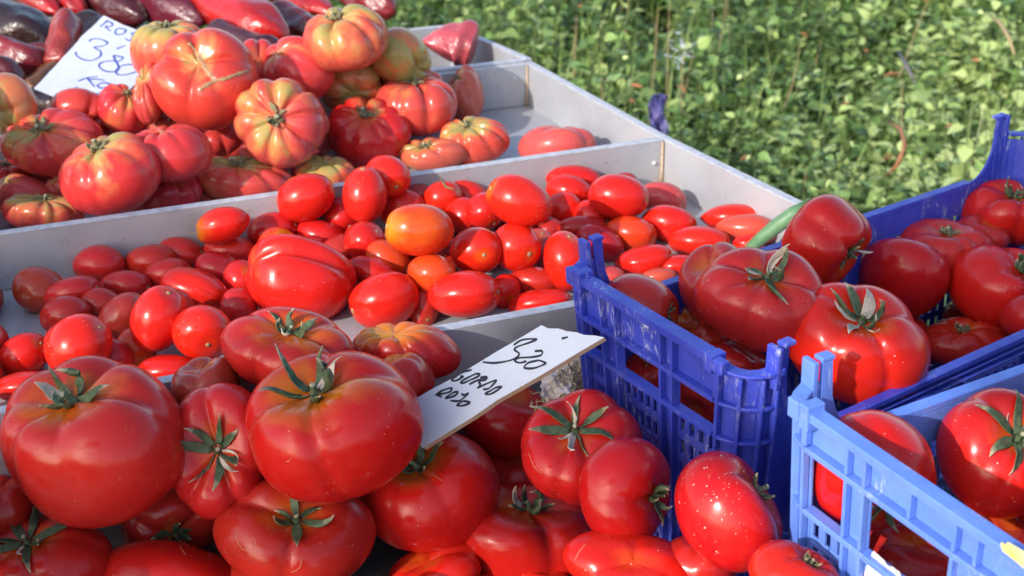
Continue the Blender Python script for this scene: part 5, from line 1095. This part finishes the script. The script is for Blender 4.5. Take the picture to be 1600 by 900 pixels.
s2 = [z4((665, 202), (722, 168), (812, 164), (765, 186), (690, 212), (672, 232), (700, 256), (680, 285), (620, 305), (540, 316), (468, 310)),
      z4((800, 240), (846, 240), (840, 266), (785, 278), (700, 284), (674, 302), (705, 315), (748, 304)),
      z4((800, 304), (758, 316), (733, 346), (790, 350), (850, 330), (868, 316), (828, 300), (798, 305)), z4((972, 161), (990, 156), (1012, 150)),
      z10((770, 180), (650, 210), (560, 260), (458, 335), (510, 352), (580, 325), (640, 285), (590, 282)),
      z10((905, 250), (840, 243), (740, 288), (650, 335), (598, 375), (650, 382), (760, 335), (870, 285), (905, 250)),
      z10((735, 406), (860, 345), (1012, 295)), z10((905, 300), (1000, 290), (1005, 320), (960, 345), (885, 362), (905, 415), (858, 466)),
      z10((858, 466), (980, 408), (1155, 342), (1090, 425), (1030, 475), (950, 486)),
      z10((1248, 443), (1150, 458), (1060, 510), (985, 552), (1055, 562), (1165, 505), (1248, 443)),
      z10((205, 580), (300, 510), (450, 463), (435, 520), (330, 550), (245, 560)), z10((285, 545), (250, 580), (305, 602)),
      z10((565, 528), (500, 528), (420, 578), (368, 622), (430, 612), (520, 575), (565, 528)),
      z10((612, 553), (650, 573), (716, 545), (660, 605), (590, 660), (520, 668), (438, 660)),
      z10((752, 690), (650, 668), (585, 700), (545, 735), (620, 740), (715, 715), (752, 690))]
p1_, p2_, p3_ = atd(846, 508, 1.075), atd(944, 527, 1.04), atd(660, 700, 1.085)
nn = (p2_ - p1_).cross(p3_ - p1_); r4 = ray(600, 651); p4_ = CAM + r4 * ((p1_ - CAM).dot(nn) / r4.dot(nn))
card('price_card', (p1_, p2_, p3_, p4_), 'white cardboard price card reading 320 GORDO ROJO in black marker', M['ink_black'], s2, 2.0, .005, True)
s1 = [z6((1122, 214), (1085, 245), (1042, 280)), z6((1105, 212), (1168, 245), (1160, 275), (1098, 278), (1155, 325)),
      z6((1290, 300), (1222, 300), (1198, 345), (1240, 362), (1300, 340), (1308, 312), (1285, 299)), z6((1425, 335), (1375, 348), (1385, 380), (1355, 425), (1305, 402)),
      z6((928, 432), (970, 405), (1060, 412), (1122, 450), (1060, 482), (982, 495), (1048, 535), (1040, 590), (955, 630), (865, 620), (800, 580), (788, 540)),
      z6((1212, 511), (1260, 492), (1307, 475)),
      z6((1178, 578), (1285, 600), (1215, 642), (1182, 580)), z6((1212, 640), (1238, 715), (1190, 748), (1090, 738), (1032, 690), (1065, 650), (1165, 634), (1210, 642)),
      z6((1450, 672), (1290, 680), (1212, 730), (1230, 778), (1320, 778), (1440, 740)),
      z6((815, 846), (900, 815), (1018, 795)), z6((905, 806), (940, 850), (985, 905)), z6((925, 830), (1010, 825), (1090, 838)),
      z6((1160, 880), (1080, 862), (1015, 890), (1060, 920), (1140, 890)), z3((645, 0), (632, 30), (598, 52), (545, 68), (490, 58), (443, 22))]
q1, q2, q3 = atd(162, 24, 1.95), atd(53, 138, 1.80), atd(160, 184, 1.755); nn = (q2 - q1).cross(q3 - q1)
r4 = ray(271, 72); q4 = CAM + r4 * ((q1 - CAM).dot(nn) / r4.dot(nn)); r5 = ray(127, 57); q5 = CAM + r5 * ((q1 - CAM).dot(nn) / r5.dot(nn))
card('price_card', (q1, q5, q2, q3, q4), 'white price card reading ROS 3\'80 Kg in blue pen, tucked into the far heap', M['ink_blue'], s1, 1.7, .003, False)

# ---------------------------------------------------------------- leek leaf, straw, labels
mb = MB(); pts = [atd(1168, 392, 1.50), atd(1190, 372, 1.49), atd(1215, 352, 1.48), atd(1240, 334, 1.47), atd(1262, 322, 1.47)]
mb.tube(pts, [.005, .0075, .0085, .0085, .007], 10); c = pts[2]
for i in range(len(mb.v)): mb.v[i] = mb.v[i] - c
o = mb.build('leek_leaf', M['leek'], None, smooth=True); o.location = c; tag(o, 'rolled green leek leaf sticking out behind the huge flat tomato of the crate', 'leek')
for k in (-.004, 0, .004):
    m2 = MB(); m2.tube([p - c + U_ * .0074 + Vector((k, k, 0)) for p in pts], .0006, 4); m2.build('leaf_vein', M['leek'], o)
rg = random.Random(5); mb = MB(); c = atd(884, 590, 1.19)
for i in range(150):
    p = Vector((rg.gauss(0, .009), rg.gauss(0, .008), rg.uniform(-.06, .010))); a = rg.uniform(0, 6.28); r = rg.uniform(.004, .010); pts = []
    for k in range(7): q = a + k * rg.uniform(.35, .6); pts.append(p + Vector((r * math.cos(q), r * math.sin(q), k * rg.uniform(-.001, .002))))
    mb.tube(pts, rg.uniform(.0004, .0009), 4)
o = mb.build('packing_straw', M['straw'], None); o.location = c; tag(o, 'curly pale packing straw between the tray front and the blue crate', 'straw', kind='stuff')
def crumple(name, c, sx, sy, hz, seed, label, cat, mat, nx=16, ny=12, parent=None, frame=None, amp=1):
    rg = random.Random(seed); ph = [rg.uniform(0, 6.28) for _ in range(8)]; V = []; F = []
    for j in range(ny + 1):
        for i in range(nx + 1):
            u, v = i / nx - .5, j / ny - .5; e = 1 + .08 * math.sin(9 * math.atan2(v, u) + ph[0])
            z = hz * amp * (math.sin(7 * u + ph[1]) * math.sin(6 * v + ph[2]) + .6 * abs(math.sin(11 * u + 7 * v + ph[3])) + .4 * abs(math.sin(17 * v - 9 * u + ph[4])))
            p = Vector((u * sx * e, v * sy * e, z)); V.append(frame @ p if frame else p)
    for j in range(ny):
        for i in range(nx): a = j * (nx + 1) + i; F.append((a, a+1, a+nx+2, a+nx+1))
    o = obj(name, mesh(name, V, F, False), mat, parent, c); m = o.modifiers.new('thickness', 'SOLIDIFY'); m.thickness = .0006
    if label: tag(o, label, cat)
    return o
crumple('wrapping_paper', atd(896, 592, 1.20), .060, .060, .010, 3, 'crumpled cream wrapping paper in the gap left of the dark blue crate', 'paper', M['paper'], frame=Matrix.Rotation(.40, 3, 'Z') @ Matrix.Rotation(1.0, 3, 'X'))
crumple('wrapping_paper', atd(868, 600, 1.18), .026, .026, .006, 9, 'small wad of translucent whitish paper lying on the packing straw', 'paper', M['label'], frame=Matrix.Rotation(.7, 3, 'X'))
def crate_point(u, z, n):     # on the outer face of the light blue crate's end
    dz = LZ - z; uu = LLU / 2 + (u - LLU / 2) * (1 - .05 * dz / (LLU / 2)); vv = .21 + (0 - .21) * (1 - .05 * dz / .21) - n
    q = LFL + le * uu + lv * vv; return Vector((q.x, q.y, z))
def on_end(x, y, n=.003):
    o0 = crate_point(0, 0, n); nv = (crate_point(.1, 0, n) - o0).cross(crate_point(0, -.1, n) - o0); r = ray(x, y); t = (o0 - CAM).dot(nv) / r.dot(nv); return CAM + r * t
def sticker(pix, name, mat, n, seed):
    c = [on_end(x, y, n) for x, y in pix]; o0 = sum(c, Vector()) / len(c); nv = (on_end(1300, 800) - on_end(1400, 700)).cross(on_end(1400, 800) - on_end(1400, 700)).normalized()
    nv = nv if nv.dot(CAM - o0) > 0 else -nv; rg = random.Random(seed); ring = []
    for i in range(len(c)):
        a, b = c[i], c[(i+1) % len(c)]
        for k in range(4): ring.append(a.lerp(b, k / 4) + (a - b).normalized().cross(nv) * rg.uniform(-.0008, .0008))
    k = len(ring); mb = MB(); mb.v = [p - lc.location for p in ring] + [p + nv * .0006 - lc.location for p in ring]
    mb.f = [tuple(range(k)), tuple(range(2*k-1, k-1, -1))] + [(i, (i+1) % k, k+(i+1) % k, k+i) for i in range(k)]
    return mb.build(name, mat, lc)
a = sticker([(1364, 861), (1372, 866), (1385, 880), (1405, 893), (1420, 915), (1405, 960), (1345, 940), (1352, 893)], 'paper_label', M['label'], .0012, 1); a['label'] = 'torn pale paper label'
a = sticker([(1565, 850), (1575, 848), (1640, 884), (1640, 902), (1600, 885), (1566, 860)], 'sticker', M['yellow'], .0098, 2); a['label'] = 'yellow sticker remnant on the rim'
# dried loose stem by the divider
mb = MB(); c = atd(693, 290, 1.56); mb.tube([atd(686, 275, 1.585) - c, atd(691, 283, 1.57) - c, atd(696, 292, 1.565) - c, atd(710, 296, 1.56) - c], [.0006, .001, .0014, .0006], 5)
o = mb.build('twig', M['dry_sepal'], None); o.location = c; tag(o, 'thin loose dried stem leaning on the divider above the plum tomatoes', 'twig')

# ---------------------------------------------------------------- unseen sheets added towards the sun to throw the wanted shade
TS = 1.45 / SDIR.z
aw = empty('added_shade_sheets', (-1.9, -1.6, -.95)); tag(aw, 'unseen canvas sheets on poles, added and cut to throw the shade over the heaps', 'shade sheet')
for q_, pts in enumerate((SHADE1, SHADE2)):
    c = [Vector((x, y, 0)) + SDIR * TS - aw.location for x, y in pts]; n = len(c); mb = MB(); mb.v = [p + Vector((0, 0, h)) for h in (0, .003) for p in c]
    mb.f = [tuple(range(n - 1, -1, -1)), tuple(range(n, 2 * n))] + [(k, (k+1) % n, n+(k+1) % n, n+k) for k in range(n)]; mb.build('shade_sheet', M['canvas'], aw)
for (x, y) in ((-1.0, .93), (1.3, 1.0), (-1.0, .68), (-1.2, 1.38)):
    p = Vector((x, y, 0)) + SDIR * TS - aw.location; mb = MB(); mb.box(p.x - .02, p.x + .02, p.y - .02, p.y + .02, 0, p.z - .001); mb.build('pole', M['pole'], aw)
# ---------------------------------------------------------------- weeds behind the stall
M['stemgreen'] = simple('weed stem', (.06, .11, .03), (.16, .17, .06), 30, .7)
def patch(x, y):
    a = np.sin(2.6 * x + 1.1 * np.sin(3.1 * y) + .6) * np.sin(2.9 * y + 1.2 * np.sin(2.3 * x) + 1); b = np.sin(7.1 * x + 2 * np.sin(4 * y)) * np.sin(6.3 * y + 2 * np.sin(5 * x))
    return np.clip(.5 + .42 * a + .22 * b, 0, 1)
def leaves(name, n_shoot, zone, hmin, hmax, lmin, lmax, pal, label, seed, dens=12, group=None):
    rng = np.random.default_rng(seed); x0, x1, y0, y1 = zone
    per = 22; nc = n_shoot // per; cx = rng.uniform(x0, x1, nc); cy = rng.uniform(y0, y1, nc); cr = rng.uniform(.05, .24, nc); ci = np.repeat(np.arange(nc), per)
    q = rng.normal(0, 1, (len(ci), 2)); sx = cx[ci] + q[:, 0] * cr[ci]; sy = cy[ci] + q[:, 1] * cr[ci]; dome = np.exp(-.35 * (q ** 2).sum(1))
    ch = rng.uniform(.55, 1.5, nc)[ci] * dome; cl = (rng.uniform(.55, 1.45, nc))[ci]; cc_ = rng.normal(0, .22, nc)[ci]; cw = rng.uniform(.55, 1.25, nc)[ci]; cl_ = rng.normal(0, .3, nc)[ci]
    keep = (sx > -1.5)
    # not through the trays
    tx = sx - C1.x; ty = sy - C1.y
    ins = ((sx - B1.x) * nR.x + (sy - B1.y) * nR.y < .07) & (sy < 2.66)
    keep &= ~(ins)
    vis = np.abs(sx) < .42 * sy + .45; keep &= vis
    sx, sy, ch, cl, cc_, cw, cl_ = [a_[keep] for a_ in (sx, sy, ch, cl, cc_, cw, cl_)]; m = len(sx)
    pt = patch(sx, sy); H_ = (hmin + (hmax - hmin) * rng.random(m)) * (.45 + .9 * pt) * ch
    lean = rng.normal(0, .30, (m, 2)); nl = dens
    k = np.repeat(np.arange(m), nl); j = np.tile(np.arange(nl), m)
    t = (j + rng.uniform(0, .8, len(j))) / nl; t = .25 + .75 * t
    bx = sx[k] + lean[k, 0] * H_[k] * t; by = sy[k] + lean[k, 1] * H_[k] * t; bz = -.95 + H_[k] * t
    az = j * 2.4 + rng.uniform(0, .9, len(j)) + (k % 7); pz_ = np.sin(3.3 * sx + 2 * np.sin(2.1 * sy) + seed) * np.sin(2.7 * sy + 1.7 * np.sin(3 * sx)); L = ((lmin + (lmax - lmin) * .45) * cl)[k] * rng.uniform(.7, 1.2, len(j)) * (1.15 - .55 * t ** 3) 
    pit = cl_[k] + rng.normal(.15, .35, len(j)) - .35 * (1 - t)
    d = np.stack([np.cos(az) * np.cos(pit), np.sin(az) * np.cos(pit), np.sin(pit)], 1)
    up = np.tile([0, 0, 1.], (len(j), 1)) + rng.normal(0, .35, (len(j), 3)); s = np.cross(d, up); s /= np.linalg.norm(s, axis=1)[:, None]; nn = np.cross(s, d)
    B = np.stack([bx, by, bz], 1); pet = L * .22; 
    prof = [(0, 0, 0), (.22, .30, .03), (.5, .42, .05), (.8, .22, .02), (1.0, 0, -.06)]
    dr = rng.uniform(.0, .35, len(j)); wd = cw[k] * rng.uniform(.8, 1.15, len(j))
    V = []
    def P(a, b, c): return B + d * (pet + L * a)[:, None] + s * (L * b * wd)[:, None] + nn * (L * (c - dr * a * a))[:, None]
    V = np.stack([P(0, 0, 0), P(.24, .34, .07), P(.50, .33, .09), (P(.80, .15, .04)), P(1, 0, -.02), P(.80, -.15, .04), P(.50, -.33, .09), P(.24, -.34, .07), P(.5, 0, 0)], 1)
    n = len(j); V = V.reshape(-1, 3); base = np.arange(n)[:, None, None] * 9
    tri = np.array([[0, 1, 8], [1, 2, 8], [2, 3, 8], [3, 4, 8], [4, 5, 8], [5, 6, 8], [6, 7, 8], [7, 0, 8]])
    F = (tri[None] + base).reshape(-1, 3)
    # stems as thin three-sided blades
    me = bpy.data.meshes.new(name); me.vertices.add(len(V)); me.vertices.foreach_set('co', V.astype(np.float32).ravel())
    me.loops.add(F.size); me.loops.foreach_set('vertex_index', F.astype(np.int32).ravel()); me.polygons.add(len(F)); me.polygons.foreach_set('loop_start', np.arange(0, F.size, 3, dtype=np.int32))
    me.update(calc_edges=True); me.polygons.foreach_set('use_smooth', np.ones(len(F), bool))
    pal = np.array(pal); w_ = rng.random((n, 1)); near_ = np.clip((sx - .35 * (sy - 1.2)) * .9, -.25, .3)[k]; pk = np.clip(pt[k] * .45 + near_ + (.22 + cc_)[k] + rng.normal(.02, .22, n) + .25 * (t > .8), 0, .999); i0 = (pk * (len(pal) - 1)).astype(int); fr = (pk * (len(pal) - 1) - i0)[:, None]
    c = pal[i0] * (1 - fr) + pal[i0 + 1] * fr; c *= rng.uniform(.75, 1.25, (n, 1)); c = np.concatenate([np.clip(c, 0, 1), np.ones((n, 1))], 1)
    a = me.attributes.new('tint', 'FLOAT_COLOR', 'POINT'); a.data.foreach_set('color', np.repeat(c, 9, 0).astype(np.float32).ravel())
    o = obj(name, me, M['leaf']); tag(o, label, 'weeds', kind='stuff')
    # stems
    mb = MB(); 
    for q in range(0, m, 1):
        p0 = Vector((sx[q], sy[q], -.95)); p1 = p0 + Vector((lean[q, 0] * H_[q], lean[q, 1] * H_[q], H_[q]))
        i = len(mb.v); r = .0022
        for pp, rr in ((p0, r), (p1, r * .4)):
            for a_ in (0, 2.1, 4.2): mb.v.append(pp + Vector((math.cos(a_) * rr, math.sin(a_) * rr, 0)))
        mb.f += [(i, i+1, i+4, i+3), (i+1, i+2, i+5, i+4), (i+2, i, i+3, i+5)]
    st = obj('weed_stems', mesh('weed_stems', mb.v, mb.f), M['stemgreen'], o); st['kind'] = 'stuff'
    return o
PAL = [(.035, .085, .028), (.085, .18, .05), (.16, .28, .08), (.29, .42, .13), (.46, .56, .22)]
leaves('weed_cover', 9500, (-1.0, 3.1, 1.9, 5.2), .14, .52, .026, .075, PAL, 'dense green broad-leaved weeds filling the verge behind the stall', 1, 13)
leaves('weed_cover', 3200, (-1.6, 4.2, 4.6, 8.5), .25, .62, .045, .09, PAL[:4], 'darker taller weeds at the back of the verge', 2, 12)
# herb bunches right behind the trays, fine leaves
leaves('herb_tuft', 420, (.02, .62, 2.68, 3.4), .45, .72, .022, .040, PAL[1:], 'bright fine-leaved herb thicket directly behind the small rear tray', 5, 16)
def blades(name, n, label, seed):
    rng = np.random.default_rng(seed); x = rng.uniform(-1, 3.4, n); y = rng.uniform(1.9, 6.5, n); k = (~(((x - B1.x) * nR.x + (y - B1.y) * nR.y < .07) & (y < 2.66))) & (np.abs(x) < .42 * y + .45); x, y = x[k], y[k]; n = len(x)
    h = rng.uniform(.15, .5, n) * (.5 + .8 * patch(x, y)); a = rng.uniform(0, 6.28, n); ln = rng.uniform(.1, .6, n); w_ = rng.uniform(.0015, .0035, n); ca, sa = np.cos(a), np.sin(a); V = []
    for t in (0, .35, .7, 1.0):
        px = x + ca * ln * h * t ** 2; py = y + sa * ln * h * t ** 2; pz = -.95 + h * (t - .25 * ln * t ** 3); ww = w_ * (1 - t ** 2 * .95)
        V += [np.stack([px - sa * ww, py + ca * ww, pz], 1), np.stack([px + sa * ww, py - ca * ww, pz], 1)]
    V = np.stack(V, 1).reshape(-1, 3); b = np.arange(n)[:, None, None] * 8; F = (np.array([[0, 1, 3, 2], [2, 3, 5, 4], [4, 5, 7, 6]])[None] + b).reshape(-1, 4)
    me = bpy.data.meshes.new(name); me.from_pydata(V.tolist(), [], F.tolist()); me.update()
    pal = np.array([(.20, .32, .07), (.34, .42, .12), (.28, .34, .10), (.12, .22, .05)]); c = pal[rng.integers(0, 4, n)] * rng.uniform(.8, 1.2, (n, 1)); c = np.concatenate([c, np.ones((n, 1))], 1)
    a_ = me.attributes.new('tint', 'FLOAT_COLOR', 'POINT'); a_.data.foreach_set('color', np.repeat(c, 8, 0).astype(np.float32).ravel())
    return tag(obj(name, me, M['leaf']), label, 'grass', kind='stuff')
blades('grass_blades', 5000, 'thin green and straw coloured grass blades growing through the weeds', 11)
rg = random.Random(9)
def stalks(name, spots, label, mat, hmin, hmax, r, cat='dry grass', n=1):
    mb = MB(); c = Vector((*spots[0], -.95))
    for (x, y) in spots:
        h = rg.uniform(hmin, hmax); lx, ly = rg.gauss(0, .10), rg.gauss(0, .10); pts = [Vector((x, y, -.95)) - c]
        for k in range(1, 5): pts.append(pts[-1] + Vector((lx * h / 4 + rg.gauss(0, .006), ly * h / 4, h / 4)))
        mb.tube(pts, [r, r * .9, r * .8, r * .7, r * .4], 5)
    o = mb.build(name, mat, None); o.location = c; return tag(o, label, cat, kind='stuff')
def gp(x, y, z=-.62): p = at(x, y, z); return (p.x, p.y)
stalks('dry_stalks', [gp(rg.uniform(900, 1190), rg.uniform(20, 190)) for _ in range(12)], 'dry straw coloured stalks standing among the weeds behind the tray corner', M['dry'], .40, .66, .0020)
stalks('dry_stalks', [gp(rg.uniform(1150, 1750), rg.uniform(-120, 330)) for _ in range(25)], 'scattered dry stems in the weeds on the right', M['dry'], .25, .5, .0022)
mb = MB(); c = Vector((*gp(1250, 120), -.6))
for k in range(30):
    x, y = rg.uniform(830, 1650), rg.uniform(-40, 330); p = at(x, y, rg.uniform(-.72, -.50)) - c; a = rg.uniform(0, 6.28); r = rg.uniform(.010, .028); n0 = len(mb.v)
    u = Vector((math.cos(a), math.sin(a), rg.uniform(-.4, .4))); v = Vector((-math.sin(a), math.cos(a), rg.uniform(-.6, .6)))
    mb.v += [p - u * r, p + v * r * .45 + Vector((0, 0, .004)), p + u * r, p - v * r * .45 + Vector((0, 0, .006)), p + Vector((0, 0, -.004))]; mb.f += [(n0, n0+1, n0+4), (n0+1, n0+2, n0+4), (n0+2, n0+3, n0+4), (n0+3, n0, n0+4)]
o = mb.build('dead_leaves', M['dead'], None); o.location = c; tag(o, 'reddish brown dead leaves scattered through the weeds', 'dead leaves', kind='stuff')
# white flower head, curled dry stem, purple scrap
c = at(1062, 82, -.44); mb = MB()
for k in range(34):
    p = Vector((rg.gauss(0, .022), rg.gauss(0, .022), rg.gauss(0, .020)))
    for q in range(4): 
        a = q * 1.57 + rg.random(); n0 = len(mb.v); d = Vector((math.cos(a), math.sin(a), .3)) * .007; e = Vector((-math.sin(a), math.cos(a), 0)) * .003; mb.v += [p, p + d * .6 + e, p + d, p + d * .6 - e]; mb.f.append((n0, n0+1, n0+2, n0+3))
o = mb.build('flower_head', M['flower'], None); o.location = c; tag(o, 'pale whitish flower cluster in the weeds above the tray corner', 'flower', kind='stuff')
m2 = MB(); m2.tube([(0, 0, -.5), (.01, 0, -.2), (0, 0, 0)], .002, 5); m2.build('stem', M['leek'], o)
def twig(label, pts, r, mat, name='dry_twig'):
    c = pts[0]; mb = MB(); mb.tube([p - c for p in pts], [r * .5] + [r] * (len(pts) - 2) + [r * .5], 6); o = mb.build(name, mat, None, smooth=True); o.location = c; tag(o, label, 'twig')
twig('tan curled dry stem in the weeds at the upper right', [at(1545, 22, -.48), at(1562, 36, -.47), at(1576, 58, -.47), at(1585, 85, -.5)], .006, M['dry'])
twig('reddish curved dry stem in the weeds above the dark blue crate side', [at(1388, 190, -.47), at(1408, 202, -.46), at(1414, 228, -.46), at(1402, 258, -.48), at(1385, 275, -.52)], .005, M['dead'])
twig('grey leaning dead stick in the middle of the weeds', [at(1403, 80, -.46), at(1416, 102, -.46), at(1430, 130, -.48)], .007, M['table'])
crumple('plastic_scrap', at(1026, 178, -.50), .05, .10, .012, 12, 'small dark purple plastic scrap standing in the weeds by the tray side', 'scrap', M['purple'], 8, 8, frame=Matrix.Rotation(1.2, 3, 'X') @ Matrix.Rotation(.5, 3, 'Y'))
